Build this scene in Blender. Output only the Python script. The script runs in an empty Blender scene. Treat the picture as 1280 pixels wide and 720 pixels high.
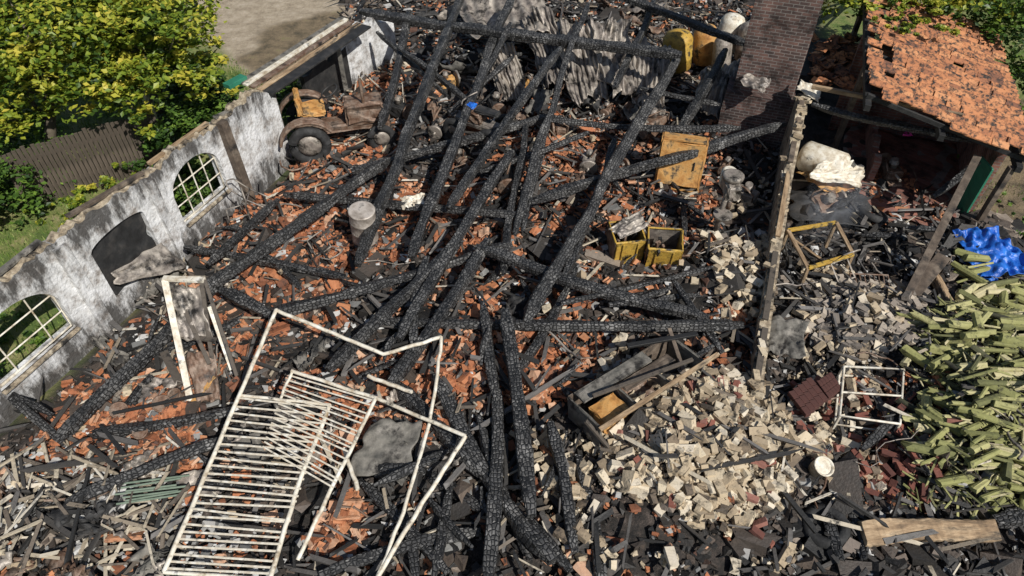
import bpy, math, numpy as np
from mathutils import Vector, Matrix, Quaternion
rng = np.random.default_rng(7)
S = bpy.context.scene
H = 10.0; F = 853.33
# ---------------------------------------------------------------- survey helper (drone picture -> site metres, at a known height)
def P(u, v, z=0.0):
    a = (u-640)/F; b = (360-v)/F; c = math.sqrt(.5)
    t = (H-z)/(c*(1-b))
    return Vector((a*t, c*(1+b)*t, z))
def PP(pts, z=0.0): return np.array([[*P(u, v, z)[:2]] for u, v in pts])
# ---------------------------------------------------------------- noise / height
_lat = rng.random((8, 256, 256))
def vn(x, y, f, k=0):
    x = np.asarray(x, float)*f+50; y = np.asarray(y, float)*f+50
    xi = np.floor(x).astype(int); yi = np.floor(y).astype(int); fx = x-xi; fy = y-yi
    fx = fx*fx*(3-2*fx); fy = fy*fy*(3-2*fy); L = _lat[k]
    a = L[xi % 256, yi % 256]; b = L[(xi+1) % 256, yi % 256]; c = L[xi % 256, (yi+1) % 256]; d = L[(xi+1) % 256, (yi+1) % 256]
    return (a*(1-fx)+b*fx)*(1-fy)+(c*(1-fx)+d*fx)*fy
def inside(x, y, poly):
    r = np.zeros(np.shape(x), bool); n = len(poly)
    for i in range(n):
        x1, y1 = poly[i]; x2, y2 = poly[(i+1) % n]
        if y1 == y2: continue
        r ^= ((y1 > y) != (y2 > y)) & (x < (x2-x1)*(y-y1)/(y2-y1)+x1)
    return r
def sdist(x, y, poly):
    d = np.full(np.shape(x), 1e9); n = len(poly)
    for i in range(n):
        a = poly[i]; b = poly[(i+1) % n]; e = b-a; L = e@e
        t = np.clip(((x-a[0])*e[0]+(y-a[1])*e[1])/L, 0, 1)
        d = np.minimum(d, np.hypot(x-a[0]-t*e[0], y-a[1]-t*e[1]))
    return np.where(inside(x, y, poly), d, -d)
BURN = PP([(-200, 745), (0, 545), (365, 208), (395, 150), (395, 60), (470, -10), (540, -90), (1030, -90), (1030, 60), (1090, 130), (1160, 240), (1225, 290), (1420, 420), (1600, 900), (-600, 900)])
SAND = PP([(150, -120), (200, 0), (270, 60), (330, 110), (430, 90), (520, -60), (420, -160)])
WET_SHADE = PP([(300, 75), (330, 40), (400, 15), (440, 5), (430, 70), (350, 120)])  # dark yard patch: shadow on wet ground, painted in through the mud mask
MUD = PP([(1150, 130), (1500, 120), (1700, 500), (1400, 440), (1225, 295)])
MOUNDS = [(*P(860, 590)[:2], 1.5, .42), (*P(1060, 420)[:2], 1.0, .35), (*P(1210, 480)[:2], 1.3, .6), (*P(1220, 570)[:2], 1.0, .4), (*P(1150, 340)[:2], .9, .4),
          (*P(330, 330)[:2], 1.6, .3), (*P(450, 150)[:2], 1.7, .2), (*P(660, 200)[:2], 2.2, .35), (*P(700, 60)[:2], 2.6, .6), (*P(180, 560)[:2], 1.2, .25), (*P(900, 350)[:2], 1.0, .3), (*P(620, 450)[:2], 1.6, .3), (*P(900, 520)[:2], .7, .2), (*P(800, 640)[:2], .7, .15)]
def sstep(a, b, x):
    t = np.clip((x-a)/(b-a), 0, 1); return t*t*(3-2*t)
def burnm(x, y): return sstep(-.35, .35, sdist(x, y, BURN)+(vn(x, y, 1.5, 3)-.5)*.7)
def hgt(x, y):
    x = np.asarray(x, float); y = np.asarray(y, float)
    h = .28*vn(x, y, .7, 0)+.18*vn(x, y, 2.0, 1)+.10*vn(x, y, 5, 2)-.1
    for mx, my, r, a in MOUNDS: h = h+a*np.exp(-((x-mx)**2+(y-my)**2)/(r*r))
    return np.maximum(h, 0)*sstep(-.2, .8, sdist(x, y, BURN))+.03*vn(x, y, 1.3, 4)
def hz(p): return float(hgt(p[0], p[1]))
# ---------------------------------------------------------------- materials
def nt(name):
    m = bpy.data.materials.new(name); m.use_nodes = True
    t = m.node_tree; b = t.nodes['Principled BSDF']; return m, t, b
def N(t, typ, **k):
    n = t.nodes.new(typ)
    for a, v in k.items():
        if a in n.inputs.keys(): n.inputs[a].default_value = v
        else: setattr(n, a, v)
    return n
def ramp(t, cols, lo=.3, hi=.7):
    r = t.nodes.new('ShaderNodeValToRGB'); e = r.color_ramp.elements
    n = len(cols)
    while len(e) < n: e.new(.5)
    for i, c in enumerate(cols):
        e[i].position = lo+(hi-lo)*i/max(1, n-1); e[i].color = (*c, 1)
    return r
def g(v): return (v, v*.98, v*.94)
def M(name, cols, scale=4, rough=.85, metal=0, bump=.4, bscale=25, soot=0, sscale=1.5, var=False, dist=.02, stretch=(1, 1, 1), trans=0):
    m, t, b = nt(name); L = t.links
    tc = N(t, 'ShaderNodeTexCoord'); mp = N(t, 'ShaderNodeMapping'); mp.inputs['Scale'].default_value = stretch
    L.new(tc.outputs['Object'], mp.inputs[0])
    n1 = N(t, 'ShaderNodeTexNoise', Scale=scale, Detail=8.0, Roughness=.65); L.new(mp.outputs[0], n1.inputs['Vector'])
    fac = n1.outputs[0]
    if var:
        at = N(t, 'ShaderNodeAttribute', attribute_name='var')
        mm = N(t, 'ShaderNodeMath', operation='MULTIPLY_ADD'); mm.inputs[1].default_value = .35; L.new(fac, mm.inputs[0])
        m2 = N(t, 'ShaderNodeMath', operation='MULTIPLY'); m2.inputs[1].default_value = .8; L.new(at.outputs['Fac'], m2.inputs[0]); L.new(m2.outputs[0], mm.inputs[2]); fac = mm.outputs[0]
        r = ramp(t, cols, .12, 1.0)
    else: r = ramp(t, cols)
    L.new(fac, r.inputs[0]); col = r.outputs[0]
    if soot > 0:
        n2 = N(t, 'ShaderNodeTexNoise', Scale=sscale, Detail=6.0, Roughness=.7); L.new(mp.outputs[0], n2.inputs['Vector'])
        c = .5+(.5-soot)*.5
        r2 = ramp(t, [(0, 0, 0), (1, 1, 1)], c-.07, c+.07); L.new(n2.outputs[0], r2.inputs[0])
        mx = N(t, 'ShaderNodeMix', data_type='RGBA'); L.new(r2.outputs[0], mx.inputs[0]); L.new(col, mx.inputs[6]); mx.inputs[7].default_value = (.018, .016, .014, 1); col = mx.outputs[2]
    L.new(col, b.inputs['Base Color'])
    b.inputs['Roughness'].default_value = rough; b.inputs['Metallic'].default_value = metal
    if bump:
        n3 = N(t, 'ShaderNodeTexNoise', Scale=bscale, Detail=5.0); L.new(mp.outputs[0], n3.inputs['Vector'])
        bp = N(t, 'ShaderNodeBump', Strength=bump, Distance=dist); L.new(n3.outputs[0], bp.inputs['Height']); L.new(bp.outputs[0], b.inputs['Normal'])
    if trans:
        tr = N(t, 'ShaderNodeBsdfTranslucent'); L.new(col, tr.inputs[0]); ms = N(t, 'ShaderNodeMixShader'); ms.inputs[0].default_value = trans
        L.new(b.outputs[0], ms.inputs[1]); L.new(tr.outputs[0], ms.inputs[2]); L.new(ms.outputs[0], t.nodes['Material Output'].inputs[0])
    return m
def char_mat(name, sx=13, sy=18, lo=.008, hi=.09):
    m, t, b = nt(name); L = t.links
    tc = N(t, 'ShaderNodeTexCoord'); mp = N(t, 'ShaderNodeMapping'); mp.inputs['Scale'].default_value = (sx, sy, sy); L.new(tc.outputs['Object'], mp.inputs[0])
    nd = N(t, 'ShaderNodeTexNoise', Scale=2.5, Detail=3.0); L.new(tc.outputs['Object'], nd.inputs['Vector'])
    va = N(t, 'ShaderNodeVectorMath', operation='MULTIPLY_ADD'); va.inputs[1].default_value = (1.8, 1.8, 1.8); L.new(nd.outputs['Color'], va.inputs[0]); L.new(mp.outputs[0], va.inputs[2])
    v = N(t, 'ShaderNodeTexVoronoi', feature='DISTANCE_TO_EDGE', Scale=1.0, Randomness=.6); L.new(va.outputs[0], v.inputs['Vector'])
    v2 = N(t, 'ShaderNodeTexVoronoi', Scale=1.0, Randomness=.6); L.new(va.outputs[0], v2.inputs['Vector'])
    r = ramp(t, [(0, 0, 0), (1, 1, 1)], .02, .2); L.new(v.outputs['Distance'], r.inputs[0])
    n = N(t, 'ShaderNodeTexNoise', Scale=1.6, Detail=6.0, Roughness=.65); L.new(tc.outputs['Object'], n.inputs['Vector'])
    rn = ramp(t, [(lo*3,)*3, (hi*.5,)*3, g(hi), g(hi*2.2)], .34, .7); L.new(n.outputs[0], rn.inputs[0])
    sep = N(t, 'ShaderNodeSeparateColor'); L.new(v2.outputs['Color'], sep.inputs[0])
    mr = N(t, 'ShaderNodeMapRange'); mr.inputs['To Min'].default_value = .5; mr.inputs['To Max'].default_value = 1.45; L.new(sep.outputs[0], mr.inputs[0])
    mu = N(t, 'ShaderNodeVectorMath', operation='SCALE'); L.new(rn.outputs[0], mu.inputs[0]); L.new(mr.outputs[0], mu.inputs['Scale'])
    mx = N(t, 'ShaderNodeMix', data_type='RGBA'); L.new(r.outputs[0], mx.inputs[0]); mx.inputs[6].default_value = (lo*.6, lo*.6, lo*.6, 1); L.new(mu.outputs[0], mx.inputs[7])
    L.new(mx.outputs[2], b.inputs['Base Color']); b.inputs['Roughness'].default_value = .5
    bp = N(t, 'ShaderNodeBump', Strength=.7, Distance=.02); L.new(r.outputs[0], bp.inputs['Height']); L.new(bp.outputs[0], b.inputs['Normal'])
    return m
def plaster_mat(name):
    m, t, b = nt(name); L = t.links
    tc = N(t, 'ShaderNodeTexCoord'); sz = N(t, 'ShaderNodeSeparateXYZ'); L.new(tc.outputs['Object'], sz.inputs[0])
    mp = N(t, 'ShaderNodeMapping'); mp.inputs['Scale'].default_value = (1, 1, .35); L.new(tc.outputs['Object'], mp.inputs[0])
    n1 = N(t, 'ShaderNodeTexNoise', Scale=3.5, Detail=9.0, Roughness=.72); L.new(tc.outputs['Object'], n1.inputs['Vector'])
    base = ramp(t, [(.22, .19, .16), (.42, .4, .38), (.6, .6, .59), (.7, .7, .7)], .32, .62); L.new(n1.outputs[0], base.inputs[0])
    n2 = N(t, 'ShaderNodeTexNoise', Scale=3.2, Detail=9.0, Roughness=.75); L.new(mp.outputs[0], n2.inputs['Vector'])
    # soot bands licking down from the eaves and up from the burnt floor
    top = N(t, 'ShaderNodeMapRange'); top.inputs['From Min'].default_value = 1.6; top.inputs['From Max'].default_value = 2.4; top.inputs['To Max'].default_value = .2; L.new(sz.outputs[2], top.inputs[0])
    bot = N(t, 'ShaderNodeMapRange'); bot.inputs['From Min'].default_value = 1.0; bot.inputs['From Max'].default_value = .1; bot.inputs['To Max'].default_value = .22; L.new(sz.outputs[2], bot.inputs[0])
    a1 = N(t, 'ShaderNodeMath', operation='ADD'); L.new(top.outputs[0], a1.inputs[0]); L.new(bot.outputs[0], a1.inputs[1])
    a2 = N(t, 'ShaderNodeMath', operation='ADD'); L.new(a1.outputs[0], a2.inputs[0]); L.new(n2.outputs[0], a2.inputs[1])
    r2 = ramp(t, [(0, 0, 0), (.35, .35, .35), (.92, .92, .92)], .5, .7); L.new(a2.outputs[0], r2.inputs[0])
    mx = N(t, 'ShaderNodeMix', data_type='RGBA'); L.new(r2.outputs[0], mx.inputs[0]); L.new(base.outputs[0], mx.inputs[6]); mx.inputs[7].default_value = (.035, .031, .027, 1)
    L.new(mx.outputs[2], b.inputs['Base Color']); b.inputs['Roughness'].default_value = .9
    n3 = N(t, 'ShaderNodeTexNoise', Scale=14.0, Detail=6.0); L.new(tc.outputs['Object'], n3.inputs['Vector'])
    bp = N(t, 'ShaderNodeBump', Strength=.8, Distance=.04); L.new(n3.outputs[0], bp.inputs['Height']); L.new(bp.outputs[0], b.inputs['Normal'])
    return m
mCHAR = char_mat('charred_wood')
mCHARD = M('charcoal', [(.006,)*3, (.014, .013, .012), (.03, .026, .022), (.065, .05, .04), (.13, .10, .078), (.3, .25, .2)], 9, .65, bump=.6, var=True)
mTILE = M('terracotta_shards', [(.03, .02, .016), (.1, .045, .028), (.25, .09, .04), (.38, .14, .06), (.47, .21, .1), (.52, .33, .22)], 8, .8, soot=.3, sscale=6, var=True)
mROOF = M('pantile_roof', [(.14, .06, .035), (.32, .125, .055), (.46, .185, .075), (.54, .25, .11)], 4, .8, soot=.44, sscale=9, var=True)
mBRICK = M('cream_brick', [(.05, .042, .035), (.17, .13, .09), (.32, .25, .165), (.46, .37, .25), (.54, .46, .33), (.6, .53, .42)], 8, .9, soot=.32, sscale=6, var=True)
mBRICKG = M('grey_brick', [(.1, .09, .08), (.21, .18, .15), (.32, .27, .22), (.44, .38, .3)], 8, .9, soot=.26, sscale=6, var=True)
mBRICKR = M('red_brick', [(.06, .025, .02), (.15, .05, .035), (.22, .08, .055), (.28, .13, .1)], 8, .9, soot=.2, sscale=6, var=True)
mLOG = M('log_bark', [(.025, .025, .014), (.07, .072, .032), (.15, .155, .055), (.25, .25, .09), (.38, .36, .16), (.5, .44, .27)], 9, .85, soot=.27, sscale=7, var=True)
mLATH = M('pale_timber', [(.06, .05, .04), (.16, .13, .1), (.3, .25, .18), (.46, .4, .3), (.6, .55, .46)], 5, .8, soot=.32, sscale=5, var=True)
mLATHC = M('charred_lath', [(.01,)*3, (.025, .024, .022), (.06, .055, .05), (.16, .15, .14)], 8, .6, var=True)
mASHB = M('ash_bits', [(.08, .08, .08), (.2, .2, .19), (.38, .37, .35), (.6, .6, .58)], 9, .9, var=True)
mLEAF = M('tree_leaves', [(.02, .05, .01), (.07, .13, .018), (.18, .25, .025), (.36, .38, .04), (.56, .48, .07)], 1.2, .5, bump=0, var=True, trans=.3)
mLEAFD = M('hedge_leaves', [(.012, .035, .008), (.04, .09, .014), (.09, .17, .022), (.18, .28, .04)], 1.2, .55, bump=0, var=True, trans=.25)
mGRASS = M('grass_blades', [(.05, .10, .02), (.11, .19, .03), (.2, .28, .06), (.3, .33, .12)], 2, .7, bump=0, var=True, trans=.2)
mBARK = M('tree_bark', [(.05, .04, .03), (.12, .1, .07), (.2, .17, .13)], 6, .9, stretch=(1, 1, .3))
mFENCE = M('weathered_fence', [(.03, .025, .02), (.07, .055, .04), (.14, .11, .085)], 5, .9, stretch=(1, 1, .3))
mPLAST = plaster_mat('sooty_plaster')
mCREAM = M('wall_top_masonry', [(.08, .065, .05), (.24, .19, .13), (.42, .35, .25), (.55, .49, .38)], 9, .9, bump=.8, bscale=12, soot=.38, sscale=3.5)
mWHITE = M('scorched_white_paint', [(.26, .19, .11), (.52, .46, .36), (.68, .64, .54), (.76, .74, .68)], 6, .5, bump=.2, soot=.22, sscale=5)
mRUST = M('rusted_steel', [(.05, .03, .02), (.14, .08, .05), (.22, .16, .12), (.32, .24, .18)], 5, .6, .2, soot=.3, sscale=3)
mSTEEL = M('scorched_steel', [(.08, .075, .07), (.22, .19, .165), (.36, .32, .27), (.48, .43, .37)], 3, .5, .25, soot=.38, sscale=2.5)
mDRUM = M('bare_steel_drum', [(.14, .11, .09), (.3, .26, .22), (.46, .41, .36), (.55, .5, .45)], 4, .5, .2, soot=.16, sscale=4)
mYEL = M('scorched_yellow_paint', [(.16, .09, .02), (.4, .24, .04), (.58, .38, .06), (.45, .32, .14)], 4, .6, soot=.38, sscale=4)
mORG = M('rust_orange_panel', [(.2, .09, .03), (.45, .22, .06), (.58, .34, .12), (.42, .33, .22)], 3, .7, soot=.34, sscale=3)
mTYRE = M('burnt_rubber', [(.008,)*3, (.02,)*3, (.05,)*3], 6, .8)
mBLUE = M('blue_tarpaulin_cloth', [(.01, .06, .3), (.015, .12, .5), (.03, .19, .62)], 3, .4, bump=.8, bscale=7, dist=.06)
mBLACK = M('soot_black', [(.008,)*3, (.02,)*3, (.05, .046, .042)], 4, .7)
mGREENP = M('green_paint', [(.02, .13, .08), (.03, .2, .12)], 4, .5)
mWOODT = M('tan_timber', [(.08, .055, .035), (.24, .16, .09), (.42, .3, .18), (.52, .41, .27)], 4, .8, soot=.36, sscale=2.2, stretch=(.4, 2, 2))
mGREY = M('grey_weathered_timber', [(.05, .05, .045), (.15, .14, .12), (.26, .24, .21)], 4, .8, soot=.38, sscale=3)
mBROWN = M('brown_weathered_timber', [(.04, .03, .022), (.1, .075, .055), (.2, .16, .12)], 4, .8, soot=.3, sscale=3)
mPINK = M('pink_petals', [(.6, .05, .3), (.8, .1, .45)], 4, .5)
def brickwall(name, c1=(.06, .042, .038), c2=(.15, .085, .07), mo=(.2, .18, .165), W=.22, Hh=.075):
    m, t, b = nt(name); L = t.links
    tc = N(t, 'ShaderNodeTexCoord'); sx = N(t, 'ShaderNodeSeparateXYZ'); L.new(tc.outputs['Object'], sx.inputs[0])
    ad = N(t, 'ShaderNodeMath', operation='ADD'); L.new(sx.outputs[0], ad.inputs[0]); L.new(sx.outputs[1], ad.inputs[1])
    cb = N(t, 'ShaderNodeCombineXYZ'); L.new(ad.outputs[0], cb.inputs[0]); L.new(sx.outputs[2], cb.inputs[1])
    br = N(t, 'ShaderNodeTexBrick', Scale=1.0); br.inputs['Brick Width'].default_value = W; br.inputs['Row Height'].default_value = Hh; br.inputs['Mortar Size'].default_value = .009
    br.inputs['Color1'].default_value = (*c1, 1); br.inputs['Color2'].default_value = (*c2, 1); br.inputs['Mortar'].default_value = (*mo, 1); L.new(cb.outputs[0], br.inputs['Vector'])
    n = N(t, 'ShaderNodeTexNoise', Scale=1.8, Detail=7.0, Roughness=.7); L.new(tc.outputs['Object'], n.inputs['Vector']); r = ramp(t, [(.25, .23, .22), (1, 1, 1), (1.4, 1.3, 1.25)], .36, .64); L.new(n.outputs[0], r.inputs[0])
    mx = N(t, 'ShaderNodeMix', data_type='RGBA', blend_type='MULTIPLY'); mx.inputs[0].default_value = 1; L.new(br.outputs[0], mx.inputs[6]); L.new(r.outputs[0], mx.inputs[7]); L.new(mx.outputs[2], b.inputs['Base Color'])
    bp = N(t, 'ShaderNodeBump', Strength=.6, Distance=.02); bp.invert = True; L.new(br.outputs['Fac'], bp.inputs['Height']); L.new(bp.outputs[0], b.inputs['Normal']); b.inputs['Roughness'].default_value = .9
    return m
mCHIM = brickwall('sooty_brickwork'); mREDW = brickwall('red_brickwork', (.16, .07, .05), (.26, .12, .09), (.2, .17, .15))
def ground_mat():
    m, t, b = nt('site_ground'); L = t.links
    tc = N(t, 'ShaderNodeTexCoord'); at = N(t, 'ShaderNodeAttribute', attribute_name='zone'); sp = N(t, 'ShaderNodeSeparateColor'); L.new(at.outputs['Color'], sp.inputs[0])
    def nz(s, cols, lo=.3, hi=.7, rg=.7):
        n = N(t, 'ShaderNodeTexNoise', Scale=s, Detail=9.0, Roughness=rg); L.new(tc.outputs['Object'], n.inputs['Vector']); r = ramp(t, cols, lo, hi); L.new(n.outputs[0], r.inputs[0]); return r.outputs[0]
    grass = nz(1.4, [(.05, .08, .02), (.10, .15, .03), (.2, .2, .07), (.34, .28, .17)])
    sand = nz(2.5, [(.2, .16, .11), (.34, .28, .2), (.46, .39, .3)])
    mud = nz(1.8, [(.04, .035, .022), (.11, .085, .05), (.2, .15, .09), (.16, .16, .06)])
    burn = nz(5, [(.006, .006, .006), (.018, .016, .014), (.04, .032, .027), (.09, .07, .058), (.24, .23, .22)], .34, .74, .8)
    cur = grass
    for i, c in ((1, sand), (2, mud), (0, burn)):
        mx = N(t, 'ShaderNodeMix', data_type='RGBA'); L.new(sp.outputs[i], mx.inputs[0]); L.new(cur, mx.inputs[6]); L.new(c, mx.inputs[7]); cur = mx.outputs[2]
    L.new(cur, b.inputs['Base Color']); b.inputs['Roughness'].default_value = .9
    n = N(t, 'ShaderNodeTexNoise', Scale=14.0, Detail=8.0, Roughness=.7); L.new(tc.outputs['Object'], n.inputs['Vector'])
    bp = N(t, 'ShaderNodeBump', Strength=.8, Distance=.06); L.new(n.outputs[0], bp.inputs['Height']); L.new(bp.outputs[0], b.inputs['Normal'])
    return m
# ---------------------------------------------------------------- mesh helpers
def mk(name, V, Q, mat, smooth=False, var=None, parent=None, zone=None):
    V = np.asarray(V, np.float32).reshape(-1, 3); Q = np.asarray(Q, np.int32)
    me = bpy.data.meshes.new(name); k = Q.shape[1]
    me.vertices.add(len(V)); me.vertices.foreach_set('co', V.ravel())
    me.loops.add(Q.size); me.loops.foreach_set('vertex_index', Q.ravel())
    me.polygons.add(len(Q)); me.polygons.foreach_set('loop_start', np.arange(0, Q.size, k, dtype=np.int32))
    me.polygons.foreach_set('use_smooth', np.full(len(Q), bool(smooth)))
    me.update(calc_edges=True)
    if var is not None:
        a = me.attributes.new('var', 'FLOAT', 'POINT'); a.data.foreach_set('value', np.asarray(var, np.float32).ravel())
    if zone is not None:
        a = me.color_attributes.new('zone', 'FLOAT_COLOR', 'POINT'); a.data.foreach_set('color', np.asarray(zone, np.float32).ravel())
    me.materials.append(mat); me.update()
    o = bpy.data.objects.new(name, me); S.collection.objects.link(o)
    if parent: o.parent = parent
    return o
def empty(name, loc=(0, 0, 0)):
    e = bpy.data.objects.new(name, None); S.collection.objects.link(e); e.empty_display_size = .2; return e
CUBEV = np.array([[x, y, z] for x in (-.5, .5) for y in (-.5, .5) for z in (-.5, .5)], float)
CUBEQ = np.array([[0, 1, 3, 2], [4, 6, 7, 5], [0, 4, 5, 1], [2, 3, 7, 6], [0, 2, 6, 4], [1, 5, 7, 3]])
def cyl_t(n=8):
    V = []
    for x in (-.5, .5):
        for i in range(n): a = 2*math.pi*i/n; V.append([x, .5*math.cos(a), .5*math.sin(a)])
    Q = [[i, (i+1) % n, n+(i+1) % n, n+i] for i in range(n)]
    for o, s in ((0, 1), (n, -1)):
        for k in range(1, n-2, 2):
            q = [o, o+k, o+k+1, o+k+2]; Q.append(q if s < 0 else q[::-1])
    return np.array(V), np.array(Q)
def pan_t():
    V = []; n = 6
    for i in range(n):
        x = i/(n-1)-.5
        for y in (-.5, .5):
            for k in (0, 1): V.append([x, y, .28*math.sin(x*2*math.pi*.9)+(k-.5)*.16])
    Q = []
    for i in range(n-1):
        a = 4*i; b = a+4
        Q += [[a+1, b+1, b+3, a+3], [a, a+2, b+2, b], [a, b, b+1, a+1], [a+2, a+3, b+3, b+2]]
    Q += [[0, 1, 3, 2], [4*(n-1), 4*(n-1)+2, 4*(n-1)+3, 4*(n-1)+1]]
    return np.array(V), np.array(Q)
def rots(n, tilt, yaw=None, spin=None):
    a = rng.uniform(0, 2*np.pi, n) if yaw is None else yaw
    c = rng.uniform(0, 2*np.pi, n) if spin is None else spin
    b = rng.normal(0, tilt, n)
    def Rz(t):
        R = np.zeros((len(t), 3, 3)); R[:, 0, 0] = R[:, 1, 1] = np.cos(t); R[:, 0, 1] = -np.sin(t); R[:, 1, 0] = np.sin(t); R[:, 2, 2] = 1; return R
    R = np.zeros((n, 3, 3)); R[:, 0, 0] = 1; R[:, 1, 1] = R[:, 2, 2] = np.cos(b); R[:, 1, 2] = -np.sin(b); R[:, 2, 1] = np.sin(b)
    return Rz(a) @ R @ Rz(c)
def scat(name, T, pos, sc, R, mat, jit=0., smooth=False, var=None):
    V, Q = T; n = len(pos)
    W = V[None]*np.ones((n, 1, 1))+jit*rng.normal(0, 1, (n, len(V), 3)); W = W*sc[:, None, :]
    W = np.einsum('nij,nkj->nki', R, W)+pos[:, None, :]
    QQ = Q[None]+(np.arange(n)*len(V))[:, None, None]
    if var is None: var = rng.random(n)
    return mk(name, W.reshape(-1, 3), QQ.reshape(-1, Q.shape[1]), mat, smooth, np.repeat(var, len(V)))
def sample(polys, z=0.):
    out = []
    for pts, n in polys:
        p = PP(pts, z); lo = p.min(0); hi = p.max(0); got = 0
        while got < n:
            q = rng.uniform(lo, hi, (n*2, 2)); q = q[inside(q[:, 0], q[:, 1], p)][:n-got]; out.append(q); got += len(q)
    return np.concatenate(out)
def on(q, dz=0.): return np.column_stack([q, hgt(q[:, 0], q[:, 1])+dz])
def frame_to(p1, p2, roll=0.):
    d = (Vector(p2)-Vector(p1)); L = d.length; q = d.to_track_quat('X', 'Z')
    return Matrix.Translation((Vector(p1)+Vector(p2))/2) @ q.to_matrix().to_4x4() @ Matrix.Rotation(roll, 4, 'X'), L
def box(name, c, size, mat, M4=None, parent=None, bev=.01, jit=0.):
    import bmesh
    bm = bmesh.new(); bmesh.ops.create_cube(bm, size=1)
    for v in bm.verts: v.co = Vector((v.co.x*size[0], v.co.y*size[1], v.co.z*size[2]))
    if bev: bmesh.ops.bevel(bm, geom=bm.edges[:], offset=min(bev, min(size)*.3), segments=1, affect='EDGES')
    if jit:
        bmesh.ops.subdivide_edges(bm, edges=bm.edges[:], cuts=2, use_grid_fill=True)
        for v in bm.verts: v.co += Vector(rng.normal(0, jit, 3))
    me = bpy.data.meshes.new(name); bm.to_mesh(me); bm.free(); me.materials.append(mat)
    o = bpy.data.objects.new(name, me); S.collection.objects.link(o)
    o.matrix_world = (M4 if M4 else Matrix.Identity(4)) @ Matrix.Translation(c) if M4 else Matrix.Translation(c)
    if parent: o.parent = parent
    return o
def bar(name, p1, p2, w, h, mat, parent=None, roll=0.):
    m, L = frame_to(p1, p2, roll); return box(name, (0, 0, 0), (L, w, h), mat, m, parent, .004)
def cyl(name, p1, p2, r, mat, parent=None, n=16, prof=None):
    m, L = frame_to(p1, p2); prof = prof or [(0, 1), (1, 1)]
    V = []; Fc = []
    for t, k in prof:
        for i in range(n): a = 2*math.pi*i/n; V.append(((t-.5)*L, r*k*math.cos(a), r*k*math.sin(a)))
    for j in range(len(prof)-1):
        for i in range(n): Fc.append((j*n+i, j*n+(i+1) % n, (j+1)*n+(i+1) % n, (j+1)*n+i))
    Fc.append(tuple(range(n))[::-1]); Fc.append(tuple(range((len(prof)-1)*n, len(prof)*n)))
    me = bpy.data.meshes.new(name); me.from_pydata(V, [], Fc); me.materials.append(mat)
    for p in me.polygons: p.use_smooth = len(p.vertices) == 4
    o = bpy.data.objects.new(name, me); S.collection.objects.link(o); o.matrix_world = m
    if parent: o.parent = parent
    return o
def tubes(name, lines, mat, parent=None, n=8):
    V = []; Q = []
    for pts, r in lines:
        pts = [Vector(p) for p in pts]; o0 = len(V)
        for k, p in enumerate(pts):
            d = (pts[min(k+1, len(pts)-1)]-pts[max(k-1, 0)]).normalized(); q = d.to_track_quat('X', 'Z')
            for i in range(n): a = 2*math.pi*i/n; V.append(list(p+q @ Vector((0, r*math.cos(a), r*math.sin(a)))))
        for k in range(len(pts)-1):
            for i in range(n): Q.append([o0+k*n+i, o0+k*n+(i+1) % n, o0+(k+1)*n+(i+1) % n, o0+(k+1)*n+i])
    return mk(name, V, Q, mat, True, None, parent)
def tube(name, pts, r, mat, parent=None, n=8): return tubes(name, [(pts, r)], mat, parent, n)
def sheet(name, c, mat, amp=.05, nu=26, nv=26, corr=0, camp=.02, seed=0, parent=None, thick=.012, smooth=True, curl=0):
    c = [np.array(x, float) for x in c]; nrm = np.cross(c[1]-c[0], c[3]-c[0]); nrm /= np.linalg.norm(nrm)
    U, W = np.meshgrid(np.linspace(0, 1, nu), np.linspace(0, 1, nv), indexing='ij')
    # ragged, torn outline
    eu = (vn(W*6+seed, seed*2.0+W*0, 1, 3)-.5)*.1; ew = (vn(U*6+seed, seed*3.0+U*0, 1, 4)-.5)*.1
    U2 = U+eu*(2*U-1); W2 = W+ew*(2*W-1)
    Pt = (c[0]*((1-U2)*(1-W2))[..., None]+c[1]*(U2*(1-W2))[..., None]+c[2]*(U2*W2)[..., None]+c[3]*((1-U2)*W2)[..., None])
    d = amp*2*(vn(U*4+seed*3.1, W*4+seed*1.7, 1, 5)-.5)+amp*(vn(U*11+seed, W*11, 1, 6)-.5)+curl*np.sin(W*math.pi)
    if corr: d = d+camp*np.sin(U*corr*2*np.pi)
    Pt = Pt+d[..., None]*nrm
    idx = np.arange(nu*nv).reshape(nu, nv); Q = np.stack([idx[:-1, :-1], idx[1:, :-1], idx[1:, 1:], idx[:-1, 1:]], -1).reshape(-1, 4)
    o = mk(name, Pt.reshape(-1, 3), Q, mat, smooth, None, parent)
    if thick: md = o.modifiers.new('solid', 'SOLIDIFY'); md.thickness = thick; md.offset = 0
    return o
def ring(c, ax, r, n=20, a0=0, a1=2*math.pi):
    ax = Vector(ax).normalized(); q = ax.to_track_quat('Z', 'Y')
    return [Vector(c)+q @ Vector((r*math.cos(a0+(a1-a0)*i/n), r*math.sin(a0+(a1-a0)*i/n), 0)) for i in range(n+1)]
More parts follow.
